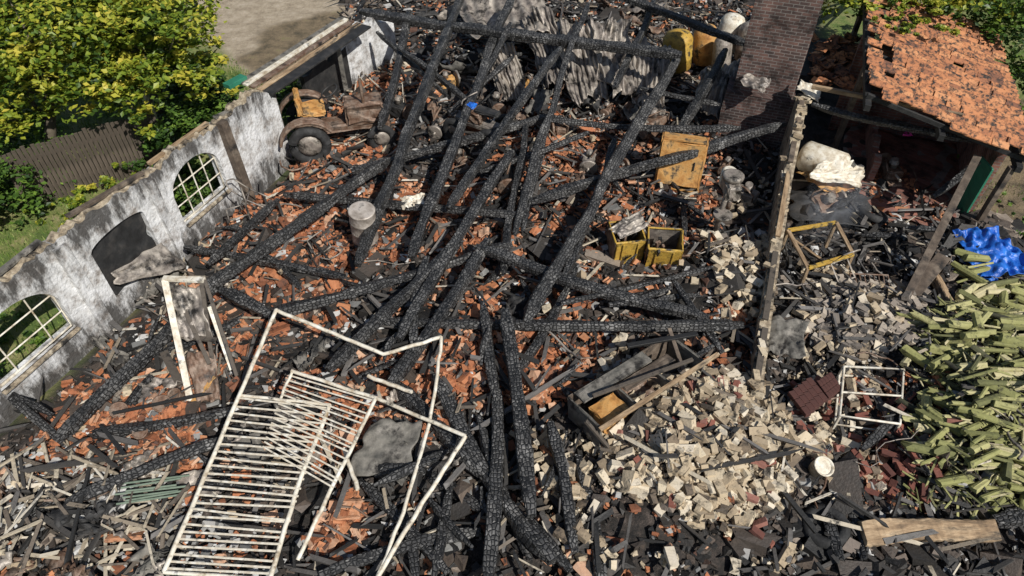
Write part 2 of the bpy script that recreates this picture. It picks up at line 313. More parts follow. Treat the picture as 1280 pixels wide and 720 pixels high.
# ---------------------------------------------------------------- ground sheets
gm = ground_mat()
def grid(name, x0, x1, y0, y1, st, zf):
    xs = np.arange(x0, x1+st/2, st); ys = np.arange(y0, y1+st/2, st); X, Y = np.meshgrid(xs, ys, indexing='ij')
    Z = zf(X, Y); idx = np.arange(X.size).reshape(X.shape); Q = np.stack([idx[:-1, :-1], idx[1:, :-1], idx[1:, 1:], idx[:-1, 1:]], -1).reshape(-1, 4)
    xr, yr = X.ravel(), Y.ravel(); b = burnm(xr, yr)
    nzv = (vn(xr, yr, 1.2, 5)-.5)*1.2
    s = sstep(-.3, .3, sdist(xr, yr, SAND)+nzv*.6); md = sstep(-.3, .3, sdist(xr, yr, MUD)+nzv); md = np.maximum(md, sstep(-.3, .3, sdist(xr, yr, WET_SHADE)+nzv*.6))
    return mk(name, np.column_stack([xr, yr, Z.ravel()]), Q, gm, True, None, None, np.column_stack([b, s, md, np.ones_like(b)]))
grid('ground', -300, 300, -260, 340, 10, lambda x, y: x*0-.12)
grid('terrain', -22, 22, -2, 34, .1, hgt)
# ---------------------------------------------------------------- walls
def ragged(name, o, d, L, th, top, mat, ops=(), zb=-.1, st=.06, out=-1, parent=None):
    o = np.array(o[:2]); d = np.array(d)/np.linalg.norm(d); nr = np.array([d[1], -d[0]])*out*th
    V = []; Q = []
    def pt(s, z, k): p = o+d*s+(nr if k else 0); V.append((p[0], p[1], z)); return len(V)-1
    ss = np.arange(0, L+st/2, st)
    for w in ops: ss = np.append(ss, [w[0], w[1]])
    ss = np.unique(np.round(ss, 4))
    def ivs(s, e):
        for w in ops:
            if w[0]-1e-6 <= e <= w[1]+1e-6 and w[0]-1e-6 <= s <= w[1]+1e-6:
                m = (w[0]+w[1])/2; hw = (w[1]-w[0])/2
                f = lambda x: w[3]+(w[4]-w[3])*math.sqrt(max(0, 1-((x-m)/hw)**2))
                return [((zb, zb), (w[2], w[2])), ((f(s), f(e)), (top(s), top(e)))]
        return [((zb, zb), (top(s), top(e)))]
    for i in range(len(ss)-1):
        s, e = ss[i], ss[i+1]
        for (b0, b1), (t0, t1) in ivs(s, e):
            a = [pt(s, b0, 0), pt(e, b1, 0), pt(e, t1, 0), pt(s, t0, 0)]; b = [pt(s, b0, 1), pt(e, b1, 1), pt(e, t1, 1), pt(s, t0, 1)]
            Q += [a, b[::-1], [a[3], a[2], b[2], b[3]], [a[0], b[0], b[1], a[1]]]
            near = any(abs(s-w[0]) < .02 or abs(s-w[1]) < .02 or abs(e-w[0]) < .02 or abs(e-w[1]) < .02 for w in ops)
            if i == 0 or near: Q.append([a[0], a[3], b[3], b[0]])
            if i == len(ss)-2 or near: Q.append([a[1], b[1], b[2], a[2]])
    return mk(name, V, Q, mat, False, None, parent)
e1 = np.array([.376, .927]); e2 = np.array([.927, -.376])
LW = np.array([-8.72, 6.43])-e1*3.0
def LP(s, d, z): p = LW+e1*(s+3.0)+e2*d; return Vector((p[0], p[1], z))
lw = empty('plastered_wall')
def ltop(s):
    a = 2.27+.05*math.sin(s*3.1)+.16*(float(vn(s, 0, 3, 1))-.5)+.12*(float(vn(s, 0, 12, 2))-.5)
    if s > 11.2: a -= (s-11.2)*.9
    if s < 2: a -= (2-s)*.45
    return a
W1 = (8.0, 9.4, .8, 1.5, 2.0); W2 = (3.45, 5.05, .68, 1.35, 1.9); W3 = (5.95, 7.25, .55, 1.7, 1.85)
ragged('masonry', LW, e1, 11.6, .24, ltop, mPLAST, (W1, W2, W3), parent=lw)
ragged('wall_top_course', LW-e2*.035, e1, 11.3, .17, lambda s: ltop(s)+.04+.09*(float(vn(s, 4, 9, 3))-.5), mCREAM, (), zb=2.08, st=.04, parent=lw)
for i, s0 in enumerate(np.arange(.3, 10.5, 1.9)):
    bar('wall_plate_timber', LP(s0-3, -.16, ltop(s0)+.1), LP(s0-3+rng.uniform(1.2, 1.75), -.13+rng.normal(0, .03), ltop(s0+1.7)+.09), .1, .06, (mBROWN, mWOODT, mGREY)[i % 3], lw)
for s, w in ((5.5, .22), (7.62, .2), (9.75, .16)):
    ragged('pilaster', LW+e1*(s-w/2)+e2*.09, e1, w, .11, lambda x, s=s: ltop(s)-.05, mPLAST, (), parent=lw)
bar('soot_post', LP(6.75, .14, 0), LP(6.75, .06, 2.3), .2, .16, mBROWN, lw)
for w in (W1, W2):
    a, b, s0, sp, ap = w; m = (a+b)/2; hw = (b-a)/2; D = -.1
    f = lambda x: sp+(ap-sp)*math.sqrt(max(0, 1-((x-m)/hw)**2))
    arc = [LP(a-3+.02, D, s0)]+[LP(x-3, D, f(x)) for x in np.linspace(a+.03, b-.03, 14)]+[LP(b-3-.02, D, s0), LP(a-3+.02, D, s0+.02)]
    tube('window_frame', arc, .03, mWHITE, lw, 6)
    for t in (.27, .5, .73):
        if w is W2 and t == .5: continue
        x = a+(b-a)*t; tube('glazing_bar', [LP(x-3, D, s0), LP(x-3, D, f(x))], .018, mWHITE, lw, 4)
    for z in (.33, .66):
        zz = s0+(ap-s0)*z; k = hw*.97 if zz < sp else hw*math.sqrt(max(0, 1-((zz-sp)/(ap-sp))**2)); tube('glazing_bar', [LP(m-k-3, D, zz), LP(m+k-3, D, zz)], .018, mWHITE, lw, 4)
    bar('window_sill', LP(a-3+.0, .03, s0-.02), LP(b-3-.0, .03, s0-.02), .1, .04, mCREAM, lw)
sheet('burnt_board', [LP(2.95, -.1, .5), LP(4.25, -.1, .5), LP(4.25, -.1, 1.86), LP(2.95, -.1, 1.86)], mBLACK, .03, parent=lw)
sheet('hanging_metal_sheet', [LP(3.0, .1, .9), LP(4.3, .5, .35), LP(4.25, .06, .95), LP(3.1, .0, 1.1)], mSTEEL, .04, seed=3, parent=lw)
# right wall: long broken stub, cream render and brick
RW = np.array([3.88, 5.9]); rd = np.array([.33, .944])
def rtop(s):
    a = float(np.interp(s, [0, 1, 3.5, 5, 6.5, 7.4, 8.4, 10], [.3, .55, .75, 1.0, 1.35, 1.75, 1.95, 2.05]))+.22*(float(vn(s, 3, 2.5, 2))-.5)
    return round(a/.075)*.075+.03*float(vn(s, 3, 9, 1))
ragged('broken_brick_wall', RW, rd, 9.0, .2, rtop, mCREAM, st=.11)
wt_ = rng.uniform(.2, 8.8, 34); tp = np.array([[*(RW+rd*s+np.array([-rd[1], rd[0]])*.11+rng.normal(0, .05, 2)), rtop(s)+.03] for s in wt_])
scat('loose_wall_bricks', (CUBEV, CUBEQ), tp, np.column_stack([np.full(34, .21), np.full(34, .105), np.full(34, .06)]), rots(34, .15), mBRICK, .03, var=np.clip(rng.normal(.6, .2, 34), 0, 1))
for s, k in ((.6, mLATH), (2.6, mLATH), (4.7, mWOODT), (6.7, mBROWN)):
    bar('wall_cap_timber', Vector((*(RW+rd*s+np.array([-.12, .04])), rtop(s)+.1)), Vector((*(RW+rd*(s+1.8)+np.array([-.1, .04])), rtop(s+1.8)+.08)), .11, .05, k)
# chimney
ch = empty('brick_chimney'); ang = math.radians(-20)
Mc = Matrix.Translation((6.2, 15.4, 0)) @ Matrix.Rotation(ang, 4, 'Z')
box('stack', (0, 0, 2.6), (1.4, .7, 5.4), mCHIM, Mc, ch, .01, .008)
box('shoulder', (-.04, -.12, .8), (1.6, .8, 1.6), mCHIM, Mc, ch, .01, .008)
sheet('flashing', [Mc @ Vector(p) for p in ((-.6, -.75, 2.0), (.0, -.95, 1.9), (.1, -.5, 2.05), (-.5, -.42, 2.1))], mSTEEL, .05, parent=ch)
sheet('flashing', [Mc @ Vector(p) for p in ((.7, -.85, 2.1), (1.2, -1.05, 2.0), (1.25, -.7, 2.15), (.75, -.5, 2.2))], mWHITE, .04, parent=ch, seed=2)
box('capping', (0, 0, 5.36), (1.6, .85, .12), mCREAM, Mc, ch, .02)
# ---------------------------------------------------------------- charred beams
def beam(p1, p2, w=.2, h=None, mat=None, name='charred_beam', bend=0., tap=.38):
    h = h or w*.9; m, L = frame_to(p1, p2, rng.uniform(-.5, .5)); n = max(4, int(L/.05)); k = 12
    xs = np.linspace(-L/2, L/2, n); a = np.arange(k)*2*np.pi/k+.26
    cx = np.sign(np.cos(a))*np.abs(np.cos(a))**.35; sy = np.sign(np.sin(a))*np.abs(np.sin(a))**.35
    ph = rng.uniform(0, 50); e = np.minimum(xs+L/2, L/2-xs)
    sc = ((1-tap)+tap*sstep(0, .35, e))*(.78+.4*vn(xs*1.5+ph, ph, 1, 2))*(.94+.12*vn(xs*8+ph, ph, 1, 5))
    rad = sc[:, None]*(1+rng.normal(0, .028, (n, k)))
    off = bend*np.cos(xs/L*np.pi)+.05*(vn(xs*.8+ph, 1, 1, 4)-.5)*2; offz = -abs(bend)*.8*np.cos(xs/L*np.pi)
    V = np.zeros((n, k, 3)); V[..., 0] = xs[:, None]+rng.normal(0, .006, (n, k)); V[..., 1] = w/2*cx*rad+off[:, None]; V[..., 2] = h/2*sy*rad+offz[:, None]
    idx = np.arange(n*k).reshape(n, k); nx = np.roll(idx, -1, 1)
    Q = np.stack([idx[:-1], nx[:-1], nx[1:], idx[1:]], -1).reshape(-1, 4)
    caps = []
    for r in (0, n-1):
        for j in range(1, k-2, 2): caps.append([idx[r, 0], idx[r, j], idx[r, j+1], idx[r, j+2]])
    o = mk(name, V.reshape(-1, 3), np.vstack([Q, caps]), mat or mCHAR); o.matrix_world = m; return o
BE = [(578, -8, 2.2, 448, 332, .8, .2), (640, -5, 2.0, 515, 322, .8, .2), (450, 14, 2.0, 852, 68, 2.0, .24), (512, 14, 2.0, 475, 160, 1.1, .18), (735, 5, 2.3, 640, 292, .8, .16),
      (850, 70, 1.7, 658, 405, .75, .23), (982, 155, 1.6, 660, 252, .8, .2), (908, 62, 1.9, 845, 172, .9, .18), (775, -5, 2.4, 935, 57, 2.0, .18), (690, 150, 1.0, 925, 160, 1.2, .16),
      (485, 200, 1.0, 270, 352, .9, .22), (290, 335, .95, 72, 552, .55, .22), (690, 145, 1.1, 440, 216, .9, .17), (275, 362, .8, 340, 392, .7, .2), (330, 392, .7, 430, 368, .75, .2), (420, 372, .75, 640, 305, .8, .19),
      (355, 243, .7, 645, 268, .85, .17), (232, 308, .7, 432, 345, .7, .14), (688, 150, 1.0, 655, 290, .7, .14), (660, 150, 1.1, 630, 342, .7, .15), (640, 190, 1.15, 500, 425, .8, .2), (575, 300, .9, 408, 462, .7, .2),
      (595, 308, .95, 885, 400, .65, .19), (478, 403, .7, 928, 405, .75, .17), (702, 380, .8, 890, 333, .85, .09), (632, 388, .95, 668, 645, .75, .22), (545, 470, .6, 692, 702, .6, .22), (490, 478, .5, 610, 600, .55, .2),
      (690, 528, .7, 722, 690, .6, .18), (722, 570, .45, 752, 735, .5, .17), (622, 490, .6, 612, 735, .6, .2), (118, 542, .5, 292, 512, .55, .18), (85, 632, .45, 282, 545, .55, .17), (532, 322, .9, 520, 440, .8, .15),
      (612, 300, .9, 488, 482, .7, .2), (400, 720, .35, 600, 660, .4, .17), (600, 378, .85, 622, 500, .6, .16), (470, 560, .4, 600, 640, .45, .18), (0, 472, .55, 82, 560, .3, .14), (-20, 700, .3, 70, 622, .35, .15), (0, 488, .5, 62, 520, .4, .1),
      (770, 175, 1.0, 705, 345, .85, .15), (700, 60, 2.0, 560, 260, 1.0, .17), (500, 60, 1.8, 600, 140, 1.2, .13), (120, 560, .4, 190, 470, .5, .14), (820, 0, 2.2, 770, 110, 1.5, .16), (640, 30, 2.1, 590, 110, 1.3, .15),
      (450, 600, .35, 560, 715, .4, .16), (770, 560, .45, 700, 480, .5, .12), (560, 140, 1.1, 640, 70, 1.6, .12), (720, 330, .7, 640, 470, .6, .14), (840, 345, .7, 905, 440, .6, .12), (560, 600, .45, 540, 720, .4, .14),
      (1075, 560, .5, 1165, 450, .6, .13), (960, 590, .4, 1040, 560, .5, .13), (1035, 632, .4, 1050, 700, .4, .17), (1060, 640, .4, 1075, 700, .35, .15), (1015, 130, 2.1, 1216, 178, 2.1, .13), (1225, 205, 1.6, 1165, 245, 1.2, .14), (350, 250, .8, 260, 330, .8, .13), (900, 430, .6, 800, 480, .6, .1), (300, 400, .6, 200, 440, .5, .13), (660, 650, .5, 710, 715, .45, .2), (1240, 650, .4, 1290, 640, .4, .3),
      (735, 165, 1.2, 600, 215, .9, .13), (560, 40, 1.9, 520, 150, 1.1, .12), (470, 40, 1.8, 560, 120, 1.2, .11), (800, 110, 1.4, 900, 130, 1.2, .13), (600, 520, .55, 660, 700, .4, .15), (500, 640, .4, 520, 735, .35, .15), (760, 380, .7, 840, 360, .7, .11)]
for i, b in enumerate(BE):
    beam(P(b[0], b[1], b[2]), P(b[3], b[4], b[5]), b[6]*1.08, bend=float(rng.normal(0, .055)))
for q_ in on(sample([([(120, 430), (440, 230), (900, 250), (900, 400), (700, 700), (200, 620)], 34), ([(480, 60), (900, 60), (900, 220), (450, 220)], 12), (RIGHT_ := [(985, 250), (1140, 260), (1150, 340), (1000, 340)], 6)]), .32):
    a = rng.uniform(0, 6.3); L = rng.uniform(.4, 1.3); d = Vector((math.cos(a), math.sin(a), rng.normal(0, .15)))*L/2; beam(Vector(q_)-d, Vector(q_)+d, rng.uniform(.08, .17), None, None, 'broken_charred_beam', float(rng.normal(0, .05)), .6)
# ---------------------------------------------------------------- debris masses
BARN = [(-60, 640), (0, 565), (365, 225), (410, 130), (440, -20), (900, -40), (990, 90), (975, 300), (940, 560), (880, 760), (-100, 780)]
RIGHT = [(960, 330), (985, 240), (1160, 250), (1300, 330), (1330, 760), (900, 760)]
q = sample([(BARN, 36000), (RIGHT, 10000)]); cl = vn(q[:, 0], q[:, 1], 1.6, 7)*.6+vn(q[:, 0], q[:, 1], 5, 6)*.4
q = q[cl > .36+rng.normal(0, .1, len(q))]; cl = vn(q[:, 0], q[:, 1], 1.3, 2); n = len(q); s = rng.lognormal(-3.1, .6, n)*(.7+.7*cl)
scat('charcoal_debris', (CUBEV, CUBEQ), on(q, rng.uniform(0, .07, n)), np.column_stack([s*rng.uniform(1, 2.6, n), s, s*rng.uniform(.3, .9, n)]), rots(n, .5), mCHARD, .14, var=np.clip(rng.normal(.33, .25, n)+.25*(vn(q[:, 0], q[:, 1], .9, 1)-.4), 0, 1))
TZ = [([(385, 110), (540, 90), (500, 230), (370, 240)], 460), ([(240, 270), (440, 225), (440, 420), (250, 500)], 600), ([(90, 490), (260, 470), (250, 600), (50, 600)], 460), ([(560, 170), (760, 170), (740, 400), (520, 420)], 620),
      ([(450, 250), (620, 220), (600, 320), (430, 350)], 300), ([(640, 130), (900, 170), (900, 330), (700, 300)], 520), ([(560, 430), (770, 410), (780, 520), (560, 530)], 380), ([(1085, 225), (1200, 230), (1180, 290), (1080, 290)], 200),
      ([(1050, 480), (1170, 500), (1160, 650), (1060, 640)], 150), ([(350, 480), (560, 440), (560, 560), (400, 600)], 260), ([(430, 600), (470, 650), (440, 720), (380, 690)], 60), (BARN, 1400), ([(880, 400), (960, 400), (940, 480), (870, 470)], 60)]
q = sample(TZ); dn = vn(q[:, 0], q[:, 1], 1.1, 6)+.45*vn(q[:, 0], q[:, 1], 4, 7); q = q[dn > .63+rng.normal(0, .14, len(q))]; n = len(q)
s = np.clip(rng.lognormal(-2.05, .45, n), .04, .32)
scat('roof_tile_rubble', pan_t(), on(q, rng.uniform(.03, .13, n)), np.column_stack([s, s*rng.uniform(.6, 1.5, n), np.full(n, .12)]), rots(n, .45), mTILE, .05, var=np.clip(rng.normal(.6, .27, n), 0, 1))
q = sample([(p, int(k*2.6)) for p, k in TZ]); n = len(q); s = np.clip(rng.lognormal(-3.0, .45, n), .02, .12)
scat('tile_fragment_rubble', (CUBEV, CUBEQ), on(q, rng.uniform(.02, .1, n)), np.column_stack([s*1.5, s, s*.4]), rots(n, .5), mTILE, .15, var=np.clip(rng.normal(.55, .25, n), 0, 1))
BZ = [([(735, 530), (800, 500), (945, 480), (985, 560), (975, 640), (900, 690), (750, 630)], 1000), ([(865, 315), (960, 325), (955, 400), (905, 425), (885, 360)], 160), ([(985, 340), (1110, 380), (1080, 560), (975, 600)], 210), ([(640, 560), (740, 540), (750, 700), (900, 720), (990, 700), (1060, 600), (980, 720), (700, 720)], 90), ([(760, 440), (830, 440), (800, 490), (740, 500)], 50), ([(930, 230), (990, 250), (960, 320), (900, 300)], 30), (BARN, 120), ([(1000, 560), (1110, 570), (1100, 620), (1010, 620)], 40)]
q = sample(BZ); cl = vn(q[:, 0], q[:, 1], 2.2, 5)*.7+vn(q[:, 0], q[:, 1], 6, 3)*.3; q = q[cl > .3+rng.normal(0, .1, len(q))]; n = len(q); fr = rng.uniform(.65, 1.25, (n, 1))
scat('cream_brick_rubble', (CUBEV, CUBEQ), on(q, rng.uniform(.02, .26, n)), np.column_stack([rng.choice([.23, .24, .11, .16], n), np.full(n, .115), rng.choice([.075, .11, .06], n)])*fr, rots(n, .6), mBRICK, .05, var=np.clip(rng.normal(.62, .27, n), 0, 1))
q = sample([(p, int(k*2.0)) for p, k in BZ[:4]]); n = len(q); s = rng.lognormal(-3.0, .4, n)
scat('brick_fragment_rubble', (CUBEV, CUBEQ), on(q, rng.uniform(.02, .2, n)), np.column_stack([s*1.4, s, s*.8]), rots(n, .6), mBRICK, .16)
q = sample([([(1000, 370), (1140, 380), (1135, 455), (1060, 470), (1000, 440)], 300)]); n = len(q)
scat('grey_brick_rubble', (CUBEV, CUBEQ), on(q, rng.uniform(.03, .2, n)), np.column_stack([np.full(n, .21), np.full(n, .11), np.full(n, .08)])*rng.uniform(.75, 1.15, (n, 1)), rots(n, .35), mBRICKG, .04)
q = sample([([(980, 480), (1130, 500), (1110, 640), (990, 600)], 60), ([(750, 490), (900, 470), (980, 700), (780, 660)], 50), ([(1060, 600), (1170, 560), (1150, 640)], 30)]); n = len(q)
scat('red_brick_rubble', (CUBEV, CUBEQ), on(q, rng.uniform(.08, .25, n)), np.column_stack([np.full(n, .21), np.full(n, .1), np.full(n, .07)]), rots(n, .4), mBRICKR, .03)
q = sample([(BARN, 1600), (RIGHT, 380)]); n = len(q)
scat('charred_lath_debris', (CUBEV, CUBEQ), on(q, rng.uniform(.08, .3, n)), np.column_stack([rng.lognormal(-.7, .5, n), rng.uniform(.02, .08, n), rng.uniform(.015, .05, n)]), rots(n, .25, spin=rng.normal(0, .12, n)), mLATHC, .08)
q = sample([(BARN, 480), (RIGHT, 90), ([(0, 580), (250, 570), (230, 720), (-60, 720)], 180), ([(400, 90), (560, 90), (500, 200), (380, 220)], 70), ([(690, 30), (900, 30), (880, 160), (700, 140)], 90), ([(180, 350), (300, 350), (300, 500), (220, 500)], 50), ([(560, 60), (700, 60), (700, 220), (540, 220)], 70)]); n = len(q)
scat('pale_timber_debris', (CUBEV, CUBEQ), on(q, rng.uniform(.1, .3, n)), np.column_stack([rng.lognormal(-1.1, .6, n), rng.uniform(.02, .06, n), rng.uniform(.01, .03, n)]), rots(n, .3, spin=rng.normal(0, .12, n)), mLATH, .06)
q = sample([(BARN, 4200), (RIGHT, 1200), ([(0, 580), (250, 570), (330, 720), (-60, 720)], 500)]); n = len(q); s = rng.lognormal(-3.1, .55, n)
scat('ash_and_plaster_debris', (CUBEV, CUBEQ), on(q, rng.uniform(.04, .12, n)), np.column_stack([s*1.6, s, s*.4]), rots(n, .4), mASHB, .15)
lines = []
for p in on(sample([(BARN, 90), (RIGHT, 20), ([(560, 60), (900, 60), (880, 220), (540, 220)], 36)]), .2):
    a = rng.uniform(0, 6.3); L = rng.uniform(.5, 1.8); pts = []; c = Vector(p)
    for k in range(9):
        pts.append(c.copy()); c += Vector((math.cos(a), math.sin(a), rng.normal(0, .12)))*L/8; a += rng.normal(0, .35)
    lines.append((pts, rng.uniform(.008, .024)))
tubes('bent_pipe_debris', lines[::2], mRUST, n=6); tubes('burnt_cable_debris', lines[1::2], mSTEEL, n=6)
for i in range(76):
    zone = [(120, 560, 600, 340), (520, 900, 420, 100)][i % 2] if i > 12 else (0, 260, 580, 720)
    if i > 55: zone = (540, 900, 10, 170)
    u = rng.uniform(zone[0], zone[1]); v = rng.uniform(min(zone[2:]), max(zone[2:])); p = P(u, v, .2); p.z = hz(p)+(.12 if i < 56 else .4); a = rng.uniform(0, 6.3); w = rng.uniform(.08, .26)*(1 if i < 56 else 1.3); l = rng.uniform(.15, .5)*(1 if i < 56 else 1.7)
    R = Matrix.Rotation(a, 3, 'Z') @ Matrix.Rotation(rng.normal(0, .5), 3, 'X') @ Matrix.Rotation(rng.normal(0, .15 if i < 56 else .5), 3, 'Y')
    sheet('scrap_metal_sheet', [p+R @ Vector(k) for k in ((-l, -w, 0), (l*rng.uniform(.5, 1), -w, .05), (l, w*rng.uniform(.4, 1), 0), (-l*rng.uniform(.4, 1), w, .08))], [mSTEEL, mRUST, mGREY, mBLACK][i % 4], .14, 12, 12, seed=i)
# burnt machinery clutter toward the rear of the barn
for k, (u, v) in enumerate(((575, 205), (548, 170), (620, 145), (655, 110), (700, 175), (735, 215), (790, 200), (815, 165), (760, 140), (870, 190), (500, 150), (560, 110), (905, 210), (930, 245), (640, 230), (1030, 250), (1110, 215))):
    e = empty('burnt_machine'); p = P(u, v, .4); p.z = hz(p)+.05; m = Matrix.Translation(p) @ Matrix.Rotation(rng.uniform(0, 6.3), 4, 'Z') @ Matrix.Rotation(rng.normal(0, .35), 4, 'X'); sc = rng.uniform(.8, 1.3)
    mt = (mRUST, mSTEEL, mBLACK, mORG if k % 8 == 3 else mRUST)[k % 4]; w, d, h = rng.uniform(.3, .6)*sc, rng.uniform(.25, .4)*sc, rng.uniform(.2, .4)*sc
    box('housing', (0, 0, h/2), (w, d, h), mt, m, e, .04, .012); box('bed', (0, 0, -.02), (w*1.6, d*.8, .06), mRUST, m, e, .01, .01)
    cyl('flywheel', m @ Vector((w/2+.04, 0, h*.7)), m @ Vector((w/2+.1, 0, h*.7)), h*.7, mSTEEL if k % 2 else mRUST, e, 18, [(0, .85), (.1, 1), (.9, 1), (1, .85)]); cyl('shaft', m @ Vector((-w*.9, 0, h*.7)), m @ Vector((w/2+.18, 0, h*.7)), .03, mSTEEL, e, 8)
    cyl('cylinder', m @ Vector((-w*.1, 0, h)), m @ Vector((-w*.1, .03, h+.18*sc)), .08*sc, mSTEEL, e, 12, [(0, 1), (.4, 1), (.45, 1.2), (.6, 1.2), (.65, .9), (1, .9)])
    tube('pipework', [m @ Vector(x) for x in ((-w*.4, d*.5, 0), (-w*.45, d*.6, h*1.2), (-w*.1, d*.55, h*1.5), (w*.3, d*.2, h*1.3))], .02, mRUST, e, 6)
# ---------------------------------------------------------------- firewood pile
q = sample([([(1165, 400), (1300, 380), (1330, 640), (1240, 640), (1180, 600), (1150, 500)], 270), ([(1110, 540), (1200, 520), (1280, 640), (1170, 650)], 60), ([(1190, 350), (1260, 350), (1290, 400), (1185, 400)], 35), ([(1110, 440), (1180, 420), (1170, 560), (1120, 560)], 26)]); n = len(q); dd = rng.uniform(.04, .17, n)
scat('firewood_pile', cyl_t(8), on(q, rng.uniform(.03, .38, n)), np.column_stack([rng.uniform(.3, .75, n), dd, dd]), rots(n, .3, yaw=rng.normal(-.05, .42, n), spin=rng.normal(0, .3, n)), mLOG, .05, var=np.clip(rng.normal(.6, .28, n), 0, 1))
q = sample([([(1130, 420), (1300, 360), (1330, 650), (1120, 650)], 900)]); n = len(q)
scat('bark_and_twig_debris', (CUBEV, CUBEQ), on(q, rng.uniform(.05, .3, n)), np.column_stack([rng.uniform(.08, .45, n), rng.uniform(.015, .035, n), rng.uniform(.01, .03, n)]), rots(n, .4, spin=rng.normal(0, .3, n)), mLOG, .1)
# ---------------------------------------------------------------- metal gate (slatted, buckled)
gt = empty('metal_gate')
T = P
def rail(pts, r=.028):
    out = []
    for i in range(len(pts)-1):
        a, b = T(*pts[i]), T(*pts[i+1])
        for k in range(6): out.append(a.lerp(b, k/6)+Vector(rng.normal(0, .006, 3)))
    out.append(T(*pts[-1])); tube('rail', out, r, mWHITE, gt)
rail([(345, 388, 1.05), (300, 492, .9), (205, 715, .55)], .035)
rail([(345, 388, 1.05), (405, 412, 1.0), (480, 443, .85), (552, 421, 1.0)], .035); rail([(552, 421, 1.0), (545, 480, .85), (537, 527, .7)], .03)
rail([(300, 494, .86), (412, 506, .85)], .028); rail([(412, 506, .85), (375, 600, .7), (338, 722, .55)], .035); rail([(365, 464, .95), (470, 497, .9), (582, 545, .9)], .032)
rail([(582, 545, .9), (540, 610, .7), (470, 725, .5)], .035); rail([(365, 464, .95), (350, 500, .85)], .025); rail([(470, 497, .9), (400, 640, .7), (372, 700, .55)], .032)
rail([(205, 715, .55), (338, 724, .55)]); rail([(537, 527, .75), (505, 640, .6), (470, 725, .5)], .03); rail([(460, 470, .8), (515, 490, .75)], .035); rail([(430, 560, .6), (447, 612, .55)], .035)
for i in range(24):
    t = (i+.5)/24; a = T(300-95*t, 494+221*t, .86-.31*t); b = T(412-74*t, 506+216*t, .85-.3*t); a.z += rng.normal(0, .015); b.z += rng.normal(0, .015); bar('slat', a, b+Vector((0, rng.normal(0, .02), 0)), .03, .02, mWHITE, gt)
for i in range(16):
    t = (i+.5)/16; a = T(362-10*t-25*t, 466+95*t, .93-.1*t); b = T(470-55*t, 499+115*t, .9-.15*t); bar('slat', a, b+Vector((0, rng.normal(0, .02), 0)), .026, .018, mWHITE, gt)
sheet('scorched_panel', [T(465, 525, .72), T(530, 525, .7), T(505, 605, .55), T(435, 590, .5)], mGREY, .05, parent=gt)
# ---------------------------------------------------------------- outbuilding with pantile roof
ob = empty('tiled_outbuilding'); ra = np.array([.34, .94]); rb = np.array([.94, -.34]); O = np.array([7.29, 12.65])
def OB(s, d, z): p = O+ra*s+rb*d; return Vector((p[0], p[1], z))
V0, Q0 = pan_t(); pos = []; R = []
slope = math.atan2(.8, 3.25); bx = Vector((rb[0]*math.cos(slope), rb[1]*math.cos(slope), -math.sin(slope))); by = Vector((ra[0], ra[1], 0))
for i in range(30):
    for j in range(12):
        s = .08+i*.205; d = .15+j*.285
        edge = int(2.2*float(vn(j, 3, .9, 2)))
        if i < edge: continue
        if j < 2 and rng.random() < .4: continue
        if rng.random() < .03: continue
        p = OB(s, d, 2.95-d*.246+.04*math.sin(i*.5+j*.7)); jr = rng.normal(0, .012, 3); pos.append([p.x+jr[0], p.y+jr[1], p.z+.02+abs(jr[2])*.6])
        l = (bx+Vector((0, 0, .03+rng.normal(0, .012)))).normalized(); w = Vector(by); nn = w.cross(l) if w.cross(l).z > 0 else l.cross(w)
        yw = rng.normal(0, .03); R.append(np.column_stack([np.array(w)*math.cos(yw)+np.array(l)*math.sin(yw), np.array(l)*math.cos(yw)-np.array(w)*math.sin(yw), np.array(nn)]))
n = len(pos); o = scat('roof_tiles', (V0, Q0), np.array(pos), np.column_stack([np.full(n, .235), np.full(n, .34), np.full(n, .13)]), np.array(R), mROOF, .0, var=np.clip(rng.normal(.6, .24, n), 0, 1)); o.parent = ob
for i in range(9): bar('rafter', OB(.2+i*.7, 0, 2.82), OB(.2+i*.7, 3.35, 1.99), .08, .1, mBLACK, ob)
for d in (0.05, 1.6, 3.2): bar('purlin', OB(-.1, d, 2.7-d*.246), OB(6.2, d, 2.7-d*.246), .12, .14, mBLACK, ob)
for s, d in ((0, 3.1), (6, 3.1), (6, .1), (2.2, .1)): bar('post', OB(s, d, 0), OB(s, d, 2.66-d*.246), .12, .12, mBROWN, ob)
ragged('side_wall', OB(.8, 3.2, 0)[:2], tuple(ra), 5.3, .15, lambda s: 1.85, mREDW, parent=ob)
ragged('rear_wall', OB(3.6, 0, 0)[:2], tuple(rb), 3.1, .15, lambda s: 2.6-.246*s, mREDW, parent=ob)
bar('green_door', OB(.7, 2.9, .1), OB(.7, 2.9, 1.5), .5, .05, mGREENP, ob)
sheet('floor_paving', [OB(-.3, .4, .3), OB(-.3, 3.1, .2), OB(3.6, 3.1, .2), OB(3.6, .4, .3)], mREDW, .03, parent=ob)
bar('pale_pole', P(1015, 108, 2.3), P(1203, 145, 2.5), .09, .09, mWOODT)
q = sample([([(1015, 45), (1090, 40), (1090, 110), (1020, 105)], 110)], 1.6); n = len(q)
scat('fallen_roof_tiles', pan_t(), np.column_stack([q, 1.5+rng.uniform(0, .15, n)]), np.column_stack([np.full(n, .235), np.full(n, .3), np.full(n, .11)]), rots(n, .25, yaw=rng.normal(.4, .4, n), spin=rng.normal(0, .3, n)), mROOF)
box('roof_platform', (0, 0, 0), (2.2, 2.4, .12), mBLACK, Matrix.Translation(P(1052, 78, 1.38)) @ Matrix.Rotation(ang, 4, 'Z')).name = 'collapsed_roof_deck'
